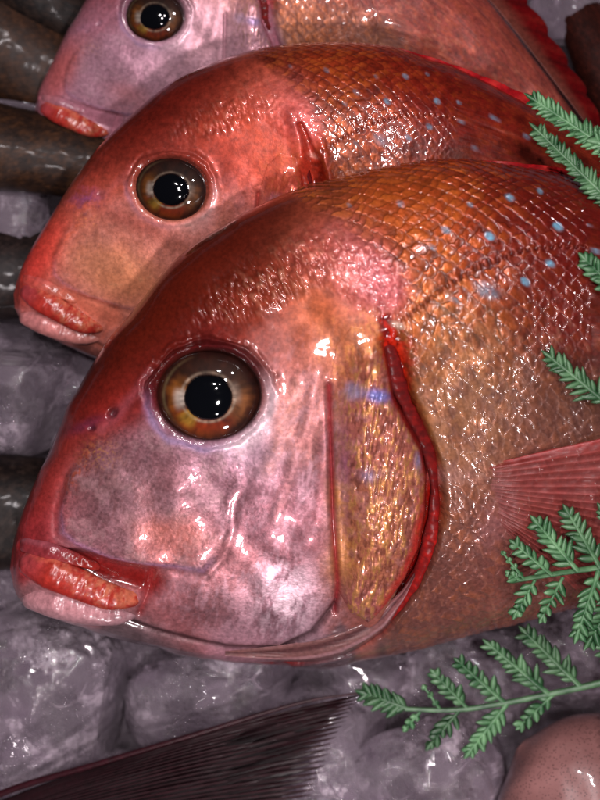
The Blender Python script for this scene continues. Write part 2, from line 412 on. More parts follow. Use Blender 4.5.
def plate_paint(x, y, seed, C, Sf, tint):
    n1 = fbm(x / 9, y / 9, seed + 40); dash = fbm(x / 2.4 + y / 16, y / 8.5, seed + 41, 3)
    C = mixfn(C, (164, 96, 94), .65 + 0 * x)
    for c, m in [((212, 156, 90), sst(.52, .66, dash) * .6), ((104, 56, 44), sst(.46, .32, dash) * .65), ((206, 150, 150), sst(.56, .72, n1) * .25)]:
        C = mixfn(C, c, m)
    bl = ge(x, y, 378, 394, 13, 7, 12, 3); C = mixfn(C, (118, 132, 204), bl * .8)
    C = mixfn(C, (150, 160, 200), ge(x, y, 352, 390, 13, 9, 0, 3) * .55)
    C = mixfn(C, (150, 156, 200), (ge(x, y, 418, 458, 4, 9, 0, 3) + ge(x, y, 368, 472, 8, 6)) * .45)
    C = mixfn(C, (166, 112, 160), ge(x, y, 343, 480, 6, 60, 0, 3) * .4)
    s = sdf(x, y, PLATE)
    low = sst(470, 530, y) * sst(395, 412, x + (y - 500) * .25)
    C = mixfn(C, (196, 44, 34), low * sst(13, 3, s) * .85)
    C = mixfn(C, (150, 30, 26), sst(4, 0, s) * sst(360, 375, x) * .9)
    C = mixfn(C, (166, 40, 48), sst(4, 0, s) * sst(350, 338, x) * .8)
    C = tint(x, y, C, n1, np.zeros_like(x), mixfn)
    d = (dash - .5) * 1.8 + (n1 - .5) * 2
    Sf = Sf.copy(); Sf[..., 1] = .22 + .3 * sst(.5, .7, dash); Sf[..., 0] = .34; Sf[..., 2] = 1
    return d, C, Sf

def make_bream(T, seed, tint, label, res=1.0, zc=125, tilt=65, fin='low', dk=1.0):
    """T(x,y) maps the fish's frame to the counter; z scales by T.sc"""
    sc = T.sc
    n_in = int(760 * res); n_out = 70
    prm = np.r_[np.linspace(0, .585, n_in, endpoint=False), np.linspace(.585, 1, n_out)]
    O = spline(OUT, prm)
    O = np.vstack([np.r_[(O[0, :4] + np.r_[O[0, 2:4], O[0, :2]]) / 2 - [3, 0, 3, 0], 0.5], O, np.r_[(O[-1, :4] + np.r_[O[-1, 2:4], O[-1, :2]]) / 2 + [3, 0, 3, 0], 0.5]])
    nu, nl = int(640 * res), 40
    th = np.r_[np.linspace(0, math.pi, nu, endpoint=False), np.linspace(math.pi, 2 * math.pi, nl, endpoint=False)]
    cx, cy = (O[:, 0] + O[:, 2]) / 2, (O[:, 1] + O[:, 3]) / 2
    hx, hy = (O[:, 0] - O[:, 2]) / 2, (O[:, 1] - O[:, 3]) / 2
    c, s = np.cos(th), np.sin(th)
    ss = np.sign(s) * np.abs(s) ** .86
    X = cx[:, None] + hx[:, None] * c; Y = cy[:, None] + hy[:, None] * c
    Z = zc + tilt * c[None, :] * (np.hypot(hx, hy) / 240)[:, None] + O[:, 4][:, None] * ss
    H = np.hypot(hx, hy); ds = np.r_[0, np.hypot(np.diff(cx), np.diff(cy))]
    U = np.cumsum(ds * 240 / np.maximum(H, 60))[:, None] + 0 * X
    V = (th / math.pi * 530)[None, :] + 0 * X
    Pm = np.stack([X, Y, Z], -1)
    gu = np.gradient(Pm, axis=0); gv = (np.roll(Pm, -1, 1) - np.roll(Pm, 1, 1))
    N = np.cross(gu, gv); N /= np.linalg.norm(N, axis=-1, keepdims=True) + 1e-9
    # outwards: away from the centre line
    sg = np.sign((N * (Pm - np.stack([cx, cy, cx * 0 + zc], -1)[:, None, :])).sum(-1, keepdims=True)); N = N * np.where(sg == 0, 1, sg)
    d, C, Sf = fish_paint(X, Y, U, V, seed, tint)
    d = d * dk
    taper = np.ones(len(O)); taper[:8] = np.linspace(0, 1, 8); taper[-4:] = np.linspace(1, 0, 4)
    base = Pm.copy()
    side = (s > -.05)[None, :]
    Pd = Pm + N * (d * taper[:, None] * np.where(side, 1, .3))[..., None]
    tx, ty = T(Pd[..., 0], Pd[..., 1])
    W = P(tx, ty, Pd[..., 2] * sc + T.z0)
    org = P(*T(np.array(500.), np.array(420.)), (zc - 100) * sc + T.z0)
    root = empty('sea_bream', org, label, 'fish', 'sea breams laid side by side on ice')
    n, m = X.shape
    mesh('body', W, gridfaces(n, m, True), M_skin, root, C, Sf)
    # nearest surface lookup (undisplaced)
    cs = base[2:-2:5, 4:nu - 4:5].reshape(-1, 3); cn = N[2:-2:5, 4:nu - 4:5].reshape(-1, 3)
    def surf(x, y):
        x = np.atleast_1d(np.asarray(x, float)); sh = x.shape; x = x.ravel(); y = np.atleast_1d(np.asarray(y, float)).ravel()
        z = np.zeros(x.shape); nn = np.zeros((len(x), 3))
        for i in range(0, len(x), 400):
            q = (x[i:i + 400, None] - cs[None, :, 0]) ** 2 + (y[i:i + 400, None] - cs[None, :, 1]) ** 2
            k = np.argpartition(q, 5, axis=1)[:, :5]; qq = np.take_along_axis(q, k, 1)
            w = 1 / (qq + 1e-2); w /= w.sum(1, keepdims=True)
            z[i:i + 400] = (w * cs[k, 2]).sum(1); nn[i:i + 400] = (w[..., None] * cn[k]).sum(1)
        return z.reshape(sh), (nn / (np.linalg.norm(nn, axis=-1, keepdims=True) + 1e-9)).reshape(sh + (3,))
    def smo(a, w=25):
        k = np.hanning(w); k /= k.sum(); p = np.r_[np.repeat(a[:1], w // 2), a, np.repeat(a[-1:], w // 2)]
        return np.convolve(p, k, 'valid')
    def toW(Q):
        a, b = T(Q[..., 0], Q[..., 1]); return P(a, b, Q[..., 2] * sc + T.z0)
    # ---- gill cover
    sp = sdf(X, Y, PLATE); up = (np.arange(m) < nu)[None, :]
    keep = (sp > -2.5) & up
    fm = keep & np.roll(keep, -1, 1); fm = (fm[:-1] & fm[1:])
    F = gridfaces(n, m, True, fm)
    idx = np.unique(F); remap = np.full(n * m, -1); remap[idx] = np.arange(len(idx))
    xs, ys, spp = X.ravel()[idx], Y.ravel()[idx], sp.ravel()[idx]
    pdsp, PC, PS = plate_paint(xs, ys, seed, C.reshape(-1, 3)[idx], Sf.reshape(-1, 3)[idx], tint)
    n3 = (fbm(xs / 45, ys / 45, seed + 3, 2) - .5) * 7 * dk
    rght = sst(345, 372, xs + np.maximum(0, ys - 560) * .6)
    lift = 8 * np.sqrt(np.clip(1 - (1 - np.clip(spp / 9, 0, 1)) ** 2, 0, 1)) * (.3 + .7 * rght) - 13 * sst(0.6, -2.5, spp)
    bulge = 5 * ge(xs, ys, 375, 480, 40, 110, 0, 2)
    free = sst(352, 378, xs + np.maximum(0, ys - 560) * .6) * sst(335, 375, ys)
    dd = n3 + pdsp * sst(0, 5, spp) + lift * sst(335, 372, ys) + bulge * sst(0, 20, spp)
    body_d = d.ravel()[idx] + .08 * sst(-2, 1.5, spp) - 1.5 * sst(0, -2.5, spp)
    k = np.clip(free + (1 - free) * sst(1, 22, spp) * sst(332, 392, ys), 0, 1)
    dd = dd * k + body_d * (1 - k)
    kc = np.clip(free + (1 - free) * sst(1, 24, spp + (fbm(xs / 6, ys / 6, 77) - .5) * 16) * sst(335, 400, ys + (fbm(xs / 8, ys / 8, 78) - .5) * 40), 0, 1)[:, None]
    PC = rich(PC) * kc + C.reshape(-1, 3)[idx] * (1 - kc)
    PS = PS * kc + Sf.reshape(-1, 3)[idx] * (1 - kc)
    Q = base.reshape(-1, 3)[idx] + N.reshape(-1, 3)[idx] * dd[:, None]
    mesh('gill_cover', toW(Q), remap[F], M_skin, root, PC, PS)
    # ---- gill membrane: red soft fringe showing in the slit
    fr = spline([(384, 330), (392, 356), (398, 384), (411, 414), (427, 446), (434, 482), (433, 520), (423, 562), (403, 598), (378, 626), (345, 648)], 240)
    fz, fn = surf(fr[:, 0], fr[:, 1]); fz = smo(fz, 81); tt = np.linspace(0, 1, 240)
    wdt = np.interp(tt, [0, .1, .25, .45, .6, .8, 1], [3, 9, 8, 4, 8, 7, 1.5]) * (1 + .9 * (fbm(tt * 16, tt * 0, seed, 3) - .5))
    ang = np.linspace(0, 2 * math.pi, 14, endpoint=False)
    tg = np.gradient(fr, axis=0); tg /= np.linalg.norm(tg, axis=1, keepdims=True)
    nrm = np.c_[-tg[:, 1], tg[:, 0]]
    off = np.cos(ang)[None] * wdt[:, None]
    Q = np.stack([fr[:, 0][:, None] + nrm[:, 0][:, None] * off, fr[:, 1][:, None] + nrm[:, 1][:, None] * off, fz[:, None] - 6.0 + np.sin(ang)[None] * 1.4], -1)
    nn_ = fbm(Q[..., 0] / 5, Q[..., 1] / 5, seed + 50, 3)
    Q[..., 2] += (nn_ - .5) * 1.2 - 2 * sst(.5, .3, tt)[:, None]
    GC = lin((92, 4, 4)) * np.ones(Q.shape); GC = mixfn(GC, (196, 30, 20), sst(.42, .7, nn_) * (.15 + .35 * sst(.45, .6, tt)[:, None])); GC = mixfn(GC, (150, 12, 10), .45 * sst(.45, .6, tt)[:, None] + 0 * nn_); GC = mixfn(GC, (60, 4, 4), sst(.3, .9, np.cos(ang))[None] * .8 + 0 * nn_)
    GS = np.stack([.7 + 0 * nn_, 0 * nn_, .5 + 0 * nn_], -1)
    mesh('gill_membrane', toW(Q), gridfaces(240, 14, True), M_fin, root, GC, GS)
    # ---- branchiostegal edge: translucent pinkish folds under the cover
    fo = spline([(225, 660), (290, 662), (340, 653), (378, 634), (404, 606), (420, 578)], 260)
    fz, fn = surf(fo[:, 0], fo[:, 1]); tg = np.gradient(fo, axis=0); tg /= np.linalg.norm(tg, axis=1, keepdims=True)
    nrm = np.c_[tg[:, 1], -tg[:, 0]]
    vv = np.linspace(-1, 1, 40); tt = np.linspace(0, 1, 260)
    wd = 12 * np.sin(np.clip(tt, .0, .995) * math.pi) ** 1.1 + .3
    A = vv[None] * wd[:, None] - 6
    Q = np.stack([fo[:, 0][:, None] + nrm[:, 0][:, None] * -A, fo[:, 1][:, None] + nrm[:, 1][:, None] * -A, 0 * A], -1)
    qz, qn = surf(Q[..., 0], Q[..., 1]); qz = np.stack([smo(qz[:, j], 31) for j in range(40)], 1); qn = np.stack([np.stack([smo(qn[:, j, c_], 31) for c_ in range(3)], -1) for j in range(40)], 1)
    rid = np.sin(vv * 5 + 1)[None] * 1.2 + 6 * np.sqrt(1 - vv ** 2 * .999)[None] - 4.5 + (vn(tt * 12, tt * 0, seed + 2)[:, None] - .5) * 2
    Q[..., 2] = qz; Q = Q + qn * rid[..., None]
    bc = lin((120, 78, 76)) * np.ones(Q.shape); bc = mixfn(bc, (160, 100, 102), sst(.6, 1., tt)[:, None] * .8 + 0 * A); bc = mixfn(bc, (168, 122, 126), sst(.5, 1, np.sin(vv * 5 + 1 + 0))[None] * .8 + 0 * A)
    bc = mixfn(bc, (70, 36, 40), sst(-.3, -1, np.sin(vv * 5 + 1 + 0))[None] * .7 + 0 * A)
    bc = tint(Q[..., 0], Q[..., 1], bc, .5 + 0 * A, 0 * A, mixfn)
    mesh('gill_fold', toW(Q), gridfaces(260, 40), M_skin, root, bc, np.stack([.36 + 0 * A, .05 + 0 * A, .5 + 0 * A], -1))
    # ---- lips
    def tube(name, pts, rad, cfun, zo, flat=1.0, mat=M_lip):
        K, A = 150, 36
        c = spline([(a, b) for a, b in pts], K); tt = np.linspace(0, 1, K)
        r = np.interp(tt, np.linspace(0, 1, len(rad)), rad) * np.sqrt(np.clip(1 - np.maximum(0, np.abs(tt - .5) * 2 - .86) ** 2 / .14 ** 2, 0.01, 1))
        z, _ = surf(c[:, 0], c[:, 1])
        z = smo(z, 41)
        tg = np.gradient(c, axis=0); tg /= np.linalg.norm(tg, axis=1, keepdims=True); nr = np.c_[-tg[:, 1], tg[:, 0]]
        an = np.linspace(0, 2 * math.pi, A, endpoint=False)
        of = np.cos(an)[None] * r[:, None]
        Q = np.stack([c[:, 0][:, None] + nr[:, 0][:, None] * of, c[:, 1][:, None] + nr[:, 1][:, None] * of, (z + np.interp(tt, np.linspace(0, 1, len(zo)), zo))[:, None] + np.sin(an)[None] * r[:, None] * flat], -1)
        nz = fbm(Q[..., 0] / 9, Q[..., 1] / 9, seed + 60, 3)
        Q[..., 2] += ((nz - .5) * 4 + (fbm(tt * 9, tt * 0, seed + 63, 2)[:, None] - .5) * .8) * np.sin(an)[None] ** 2
        cc = cfun(tt[:, None] + 0 * of, np.cos(an)[None] + 0 * of, nz, Q[..., 0], Q[..., 1])
        cc = tint(Q[..., 0], Q[..., 1], cc, nz, 0 * nz, mixfn) if name != 'upper_lip' else cc
        o = mesh(name, toW(Q), gridfaces(K, A, True), mat, root, cc, np.stack([.3 + 0 * nz, 0 * nz, .6 + 0 * nz], -1))
        # closed ends
        return o
    def c_up(t, v, nz, x, y):
        C = lin((176, 50, 40)) * np.ones(t.shape + (3,)); C = mixfn(C, (176, 70, 76), sst(.28, .05, t) * .8); nz = nz * .6 + .4 * fbm(x / 3, y / 3, seed + 62, 3)
        C = mixfn(C, (216, 110, 84), sst(-.1, -.8, v) * sst(.35, .6, nz) * .9); C = mixfn(C, (206, 130, 96), sst(.3, .6, t) * sst(.45, .6, nz) * .5)
        return mixfn(C, (140, 28, 26), sst(.4, .95, v) * .6)
    def c_prem(t, v, nz, x, y):
        C = lin((140, 48, 54)) * np.ones(t.shape + (3,)); C = mixfn(C, (176, 96, 108), sst(.2, -.5, v) * .5 * sst(.7, .3, t))
        return mixfn(C, (140, 30, 22), sst(.4, .8, t))
    def c_low(t, v, nz, x, y):
        C = lin((196, 136, 142)) * np.ones(t.shape + (3,)); C = mixfn(C, (126, 92, 98), sst(.5, .95, t) * .8); C = mixfn(C, (178, 84, 84), sst(-.4, -.95, v) * .7)
        return mixfn(C, (150, 112, 118), sst(.3, .9, v) * .7)
    tube('upper_jaw', [(20, 542), (45, 549), (72, 558), (100, 568)], [9, 9, 7, 4], c_prem, [-5, 0, -3, -8], .6)
    tube('lower_jaw', [(22, 592), (50, 600), (85, 608), (118, 613), (150, 606)], [13, 17, 17, 12, 3], c_low, [-8, 4, 2, -4, -13], .75)
    tube('upper_lip', [(21, 556), (45, 570), (80, 585), (112, 597), (142, 598)], [13, 17, 16, 14, 7], c_up, [-4, 6, 6, 4, -7], .62)
    # ---- eye
    ex, ey, erx, ery = EYE
    gx, gy = np.array([ex - 45, ex + 45, ex, ex, ex]), np.array([ey, ey, ey - 40, ey + 40, ey])
    gz, _ = surf(gx, gy)
    sx, sy = (gz[1] - gz[0]) / 90, (gz[3] - gz[2]) / 80
    sx *= .6; sy *= .6
    z0 = gz[4] - 10
    def dome(name, par, cxx, cyy, rx, ry, hgt, zb, mat, cf, K=60, A=110, r0=0):
        rr = np.linspace(r0, 1, K)[:, None]; aa = np.linspace(0, 2 * math.pi, A, endpoint=False)[None]
        ir = 1 + (.05 * (fbm(np.cos(aa) * 1.5 + 3, np.sin(aa) * 1.5 + 3, seed + 90, 2) - .5) * (3 if name == 'pupil' else 1))
        x = cxx + rx * rr * ir * np.cos(aa); y = cyy + ry * rr * ir * np.sin(aa)
        z = z0 + sx * (x - ex) + sy * (y - ey) + zb + hgt * np.sqrt(np.clip(1 - rr ** 2, 0, 1)) + 0 * aa
        C = cf(rr + 0 * aa, aa + 0 * rr, x, y) if cf else None
        return mesh(name, toW(np.stack([x, y, z], -1)), gridfaces(K, A, True), mat, par, C)
    erot = empty('eye', org * 0, None, None); erot.parent = root
    def irc(r, a, x, y):
        q = np.sqrt(((x - ex + 1) / 25) ** 2 + ((y - ey - 2) / 23) ** 2)     # 1 at the pupil's rim
        rb = np.cos(a - math.radians(100)); lf = np.cos(a - math.radians(150)); rg = np.cos(a)
        st = fbm(a * 9, q * 2, seed + 70, 3); st2 = fbm(x / 8, y / 8, seed + 71, 3)
        C = lin((128, 66, 26)) * np.ones(r.shape + (3,))
        C = mixfn(C, (176, 104, 36), sst(-.1, .7, lf) * sst(1.9, 1.2, q))
        C = mixfn(C, (170, 52, 12), sst(.35, .9, rb) * sst(2.0, 1.3, q) * .9)
        C = mixfn(C, (180, 112, 64), sst(.5, 1, rg) * sst(1.9, 1.4, q) * .8)
        C = mixfn(C, (54, 26, 20), sst(.0, .7, -rb) * .85)  # eyelid's shadow painted in: upper iris coloured darker
        C = mixfn(C, (226, 196, 168), np.exp(-((q - 1.08) / .06) ** 2) * (.55 + .45 * st) * (1 - .5 * sst(.2, 1, -rb)))
        C = mixfn(C, (230, 214, 200), sst(.88, 1, np.cos(a - math.radians(172))) * sst(1.5, 1.2, q) * .8)
        C = mixfn(C, (220, 190, 170), sst(.85, 1, np.cos(a - math.radians(-5))) * sst(1.45, 1.15, q) * .5)
        C = mixfn(C, (214, 170, 60), sst(.94, 1, np.cos(a - math.radians(128))) * sst(1.7, 1.3, q) * .7)
        C = mixfn(C, (58, 20, 14), sst(1.5, 1.85, q + (st2 - .5) * .5) * .92)
        C = mixfn(C, (150, 128, 90), np.exp(-((r - .86) / .03) ** 2) * sst(.3, 1, np.cos(a - math.radians(190))) * .5)
        return C * (np.clip(-.05 + 1.25 * (st * .6 + st2 * .4), .2, 1.1) * (.8 if seed == 1 else .5))[..., None]
    dome('iris', erot, ex, ey, erx * 1.03, ery * 1.03, 17, -1, M_eye, irc)
    dome('pupil', erot, ex - 1, ey + 2, 25, 22.5, 7, 14.2, M_pupil, None, 30, 80)
    # ---- pectoral fin
    K, A = 140, 150
    r = np.linspace(0, 1, K)[:, None]; a = np.linspace(0, 1, A)[None]
    ang = np.radians(-14 + 50 * a ** 1.1); ln = 300 - 130 * a ** 1.3
    x = 466 + 26 * a + ln * r * np.cos(ang); y = 469 + 52 * a + ln * r * np.sin(ang)
    sz, sn = surf(x, y); sz = np.stack([smo(sz[:, j], 15) for j in range(A)], 1); sz = np.stack([smo(sz[i_], 15) for i_ in range(K)], 0)
    sn = np.stack([np.stack([smo(sn[:, j, c_], 31) for c_ in range(3)], -1) for j in range(A)], 1)
    rays = np.abs(np.sin(a * math.pi * 19 + 5 * fbm(a * 5, r * 1.5, seed, 2))); rays = np.where(r > .45, rays * (1 - sst(.45, .6, r)) + sst(.45, .6, r) * np.abs(np.sin(a * math.pi * 38 + 10 * fbm(a * 5, r * 1.5, seed, 2))), rays)
    brn = np.abs(np.sin(a * math.pi * 30)) * sst(.5, 1, r)
    lift = -2.5 + 5 * sst(0, .16, r) + 18 * r + .9 * (1 - rays) * sst(.02, .2, r) + (fbm(r * 5, a * 4, seed + 81) - .5) * 8 - 5 * sst(.03, 0, r) - 4 * sst(.06, 0, a)
    Q = np.stack([x, y, sz], -1) + sn * lift[..., None]
    FC = lin((158, 62, 60)) * np.ones(x.shape + (3,)); FC = mixfn(FC, (190, 104, 98), sst(.55, .15, rays) * .3)
    FC = mixfn(FC, (98, 28, 30), sst(.85, 1, rays) * .4); FC = mixfn(FC, (176, 110, 108), sst(.22, .0, r + (fbm(x / 8, y / 8, seed + 4) - .5) * .2) * .8); FC = mixfn(FC, (160, 70, 60), sst(.45, .7, fbm(x / 22, y / 22, seed + 6)) * .4); FC = mixfn(FC, (166, 40, 38), sst(.1, 0, a) * .8 + 0 * r)
    Qb = Q.copy(); Qb[..., 2] -= 1.6
    Vv = np.concatenate([toW(Q).reshape(-1, 3), toW(Qb).reshape(-1, 3)])
    g1 = gridfaces(K, A); g2 = g1[:, ::-1] + K * A
    rimf = []
    loop = [i * A for i in range(K)] + [(K - 1) * A + j for j in range(1, A)] + [i * A + A - 1 for i in range(K - 2, -1, -1)] + list(range(A - 2, 0, -1))
    lp = np.array(loop); lq = np.roll(lp, -1); g3 = np.stack([lp, lq, lq + K * A, lp + K * A], 1)
    sf = np.stack([.42 + 0 * rays * r, .05 + 0 * rays * r, np.clip(sst(0, .06, r) * (.28 + .30 * sst(.5, .1, rays)) + 0.25 * sst(.08, 0, a), 0, 1)], -1)
    mesh('pectoral_fin', Vv, [g1, g2, g3], M_film, root, np.concatenate([FC.reshape(-1, 3)] * 2), np.concatenate([sf.reshape(-1, 3)] * 2))
    # ---- dorsal fin
    K, A = 300, 16
    tt = np.linspace(0, 1, K)
    top = spline([(O_[0], O_[1]) for O_ in OUT[8:16]], K)
    top[:, 0] += 6
    tg = np.gradient(top, axis=0); tg /= np.linalg.norm(tg, axis=1, keepdims=True); nr = np.c_[tg[:, 1], -tg[:, 0]]
    if fin == 'low': hgt = np.interp(tt, [0, .1, .22, .3, .45, 1], [0, 3, 5, 9, 16, 14])
    elif fin == 'mid': hgt = np.interp(tt, [0, .15, .4, .6, 1], [0, 4, 8, 15, 16])
    else: hgt = np.interp(tt, [0, .2, .4, .6, .85, 1], [0, 26, 70, 80, 60, 20])
    spn = np.abs(np.sin(tt * math.pi * 15)); hgt = hgt * (1 - .16 * (1 - spn)) + .5
    vv = np.linspace(0, 1, A)[None]
    Q = np.stack([top[:, 0][:, None] + nr[:, 0][:, None] * (hgt[:, None] * vv - 5) + tg[:, 0][:, None] * hgt[:, None] * vv * .7,
                  top[:, 1][:, None] + nr[:, 1][:, None] * (hgt[:, None] * vv - 5) + tg[:, 1][:, None] * hgt[:, None] * vv * .7,
                  (zc + tilt + 5) - .45 * hgt[:, None] * vv + (2.5 * spn)[:, None] * vv + 0 * vv], -1)
    Qb = Q.copy(); Qb[..., 2] -= 4 - 2.5 * vv
    FC = lin((168, 14, 22)) * np.ones(Q.shape); FC = mixfn(FC, (190, 44, 38), sst(.85, 1, spn)[:, None] * .6 + 0 * vv); FC = mixfn(FC, (120, 16, 22), sst(.5, .1, spn)[:, None] * .6 + 0 * vv)
    if fin == 'tall':
        FC = FC * .3; FC = mixfn(FC, (110, 58, 48), sst(.6, .1, vv) * .85 + 0 * tt[:, None])
    Vv = np.concatenate([toW(Q).reshape(-1, 3), toW(Qb).reshape(-1, 3)])
    g1 = gridfaces(K, A); g2 = g1[:, ::-1] + K * A
    lp = np.array([i * A for i in range(K)] + [(K - 1) * A + j for j in range(1, A)] + [i * A + A - 1 for i in range(K - 2, -1, -1)] + list(range(A - 2, 0, -1)))
    lq = np.roll(lp, -1); g3 = np.stack([lp, lq, lq + K * A, lp + K * A], 1)
    one = np.ones(Q.shape[:2]); sf = np.stack([.5 * one, 0 * one, .6 * one], -1)
    mesh('dorsal_fin', Vv, [g1, g2, g3], M_fin, root, np.concatenate([FC.reshape(-1, 3)] * 2), np.concatenate([sf.reshape(-1, 3)] * 2))
    # ---- tail fin, beyond the picture's edge
    K, A = 30, 60
    r = np.linspace(0, 1, K)[:, None]; a = np.linspace(-1, 1, A)[None]
    ln = 90 + 110 * a ** 2
    x = 1040 + ln * r; y = 381 + a * (30 + 130 * r); z = zc + 5 + 3 * np.abs(np.sin(a * 20)) + 0 * r
    Q = np.stack([x, y, z], -1); Qb = Q.copy(); Qb[..., 2] -= 5
    Vv = np.concatenate([toW(Q).reshape(-1, 3), toW(Qb).reshape(-1, 3)])
    g1 = gridfaces(K, A); g2 = g1[:, ::-1] + K * A
    one = np.ones(Q.shape[:2])
    mesh('tail_fin', Vv, [g1, g2], M_fin, root, np.concatenate([(lin((160, 44, 40)) * np.ones(Q.shape)).reshape(-1, 3)] * 2),
         np.concatenate([np.stack([.35 * one, 0 * one, .6 * one], -1).reshape(-1, 3)] * 2))
    return root

class TF:
    def __init__(s, sc, deg, ax, ay, bx, by, z0, bend=0, bx0=330):
        s.sc, s.z0 = sc, z0; s.c, s.s = math.cos(math.radians(deg)), math.sin(math.radians(deg)); s.a = (ax, ay, bx, by); s.bend = bend; s.bx0 = bx0
    def __call__(s, x, y):
        ax, ay, bx, by = s.a
        dx, dy = (x - ax) * s.sc, (y - ay) * s.sc
        X = bx + dx * s.c - dy * s.s; Y = by + dx * s.s + dy * s.c
        if s.bend: Y = Y + s.bend * np.maximum(0, X - s.bx0) ** 2
        return X, Y

def tint1(x, y, C, n, bs, mx):
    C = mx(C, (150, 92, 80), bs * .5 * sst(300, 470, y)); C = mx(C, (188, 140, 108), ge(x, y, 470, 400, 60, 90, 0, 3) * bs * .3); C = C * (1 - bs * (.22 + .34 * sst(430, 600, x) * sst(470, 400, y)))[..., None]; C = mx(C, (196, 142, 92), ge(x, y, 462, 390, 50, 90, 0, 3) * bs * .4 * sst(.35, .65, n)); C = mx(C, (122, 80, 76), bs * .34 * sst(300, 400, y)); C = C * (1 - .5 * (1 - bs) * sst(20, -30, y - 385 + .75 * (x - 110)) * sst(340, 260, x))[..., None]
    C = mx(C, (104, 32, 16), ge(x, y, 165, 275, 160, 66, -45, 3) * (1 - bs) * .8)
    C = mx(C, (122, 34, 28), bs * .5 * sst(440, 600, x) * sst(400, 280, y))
    C = mx(C, (196, 104, 46), ge(x, y, 400, 200, 80, 40, 10, 3) * bs * .35)
    C = mx(C, (176, 122, 126), ge(x, y, 150, 500, 90, 60, 0, 4) * .25)
    return C
def tint2(x, y, C, n, bs, mx):
    w = sst(0, 1, 1 - bs)
    cheek = ge(x, y, 200, 520, 150, 120, 0, 4)
    C = mx(C, (214, 104, 84), w * .35)
    C = mx(C, (236, 150, 122), cheek * w * .6)
    C = mx(C, (214, 56, 50), ge(x, y, 40, 505, 30, 60, 25, 3) * .6)
    C = mx(C, (200, 58, 36), ge(x, y, 330, 330, 90, 70, 0, 3) * .5)
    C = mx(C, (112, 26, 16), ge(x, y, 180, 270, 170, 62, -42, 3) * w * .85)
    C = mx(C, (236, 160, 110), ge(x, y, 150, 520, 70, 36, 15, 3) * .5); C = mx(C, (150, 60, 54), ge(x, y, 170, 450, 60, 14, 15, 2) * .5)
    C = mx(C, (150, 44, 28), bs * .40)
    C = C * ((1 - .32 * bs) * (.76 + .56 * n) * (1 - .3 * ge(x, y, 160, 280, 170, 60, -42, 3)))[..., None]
    return mx(C, (110, 70, 150), ge(x + 30 * (n - .5), y + 30 * (n - .5), 95, 425, 20, 9, -14, 2) * .4)
def tint3(x, y, C, n, bs, mx):
    w = 1 - bs
    C = mx(C, (196, 150, 170), w * .5 * sst(300, 420, y))
    C = mx(C, (220, 176, 186), ge(x, y, 300, 470, 90, 140, 0, 3) * w * .5)
    C = mx(C, (150, 90, 86), bs * .45)
    C = mx(C, (190, 84, 60), ge(x, y, 50, 500, 26, 60, 25, 3) * .5)
    return mx(C, (190, 44, 40), ge(x, y, 20, 560, 60, 14, 15, 3) * 0)

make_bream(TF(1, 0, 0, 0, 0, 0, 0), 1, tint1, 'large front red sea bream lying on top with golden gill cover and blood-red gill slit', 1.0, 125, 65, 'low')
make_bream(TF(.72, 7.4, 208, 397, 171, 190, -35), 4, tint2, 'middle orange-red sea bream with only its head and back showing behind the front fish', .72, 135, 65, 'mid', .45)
make_bream(TF(.58, 3, 208, 397, 155, 17, -75, .0019), 8, tint3, 'farthest pale pink sea bream, cut by the top edge, with tall red dorsal fin', .55, 110, 65, 'tall', .6)

# ------------------------------------------------------------------ dark fish
def dark_fish(label, pts, seed, c0, c1, zt=0, name='dark_fish', ends=None, shade=1.0):
    """pts rows: x, y, half height, half thickness, z"""
    K, A = 260, 150
    c = spline(pts, K); th = np.linspace(0, 2 * math.pi, A, endpoint=False)
    tg = np.gradient(c[:, :2], axis=0); tg /= np.linalg.norm(tg, axis=1, keepdims=True); nr = np.c_[-tg[:, 1], tg[:, 0]]
    of = np.cos(th)[None] * c[:, 2][:, None]
    X = c[:, 0][:, None] + nr[:, 0][:, None] * of; Y = c[:, 1][:, None] + nr[:, 1][:, None] * of
    Z = c[:, 4][:, None] + np.sin(th)[None] * c[:, 3][:, None]
    L = np.r_[0, np.cumsum(np.hypot(*np.diff(c[:, :2], axis=0).T))][:, None] + 0 * X
    loc, rim, rnd = scales(L, (th / math.pi * 150)[None] + 0 * X, 9, 7, seed)
    n1 = fbm(X / 14, Y / 14, seed); n2 = fbm(L / 4, th[None] * 20, seed + 3, 3)
    Z = Z + np.sin(th)[None] * (loc * .35 + (n1 - .5) * 1.2)
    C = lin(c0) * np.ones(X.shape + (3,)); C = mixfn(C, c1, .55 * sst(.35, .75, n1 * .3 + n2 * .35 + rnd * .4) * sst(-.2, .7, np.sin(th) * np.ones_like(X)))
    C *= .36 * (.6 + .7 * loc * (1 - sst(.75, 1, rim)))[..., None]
    org = P(c[K // 2, 0], c[K // 2, 1], c[K // 2, 4] - c[K // 2, 3])
    root = empty(name, org, label, 'fish', 'dark brown fish on the ice')
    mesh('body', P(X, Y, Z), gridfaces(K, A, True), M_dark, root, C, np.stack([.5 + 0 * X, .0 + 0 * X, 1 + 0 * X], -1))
    return root, c
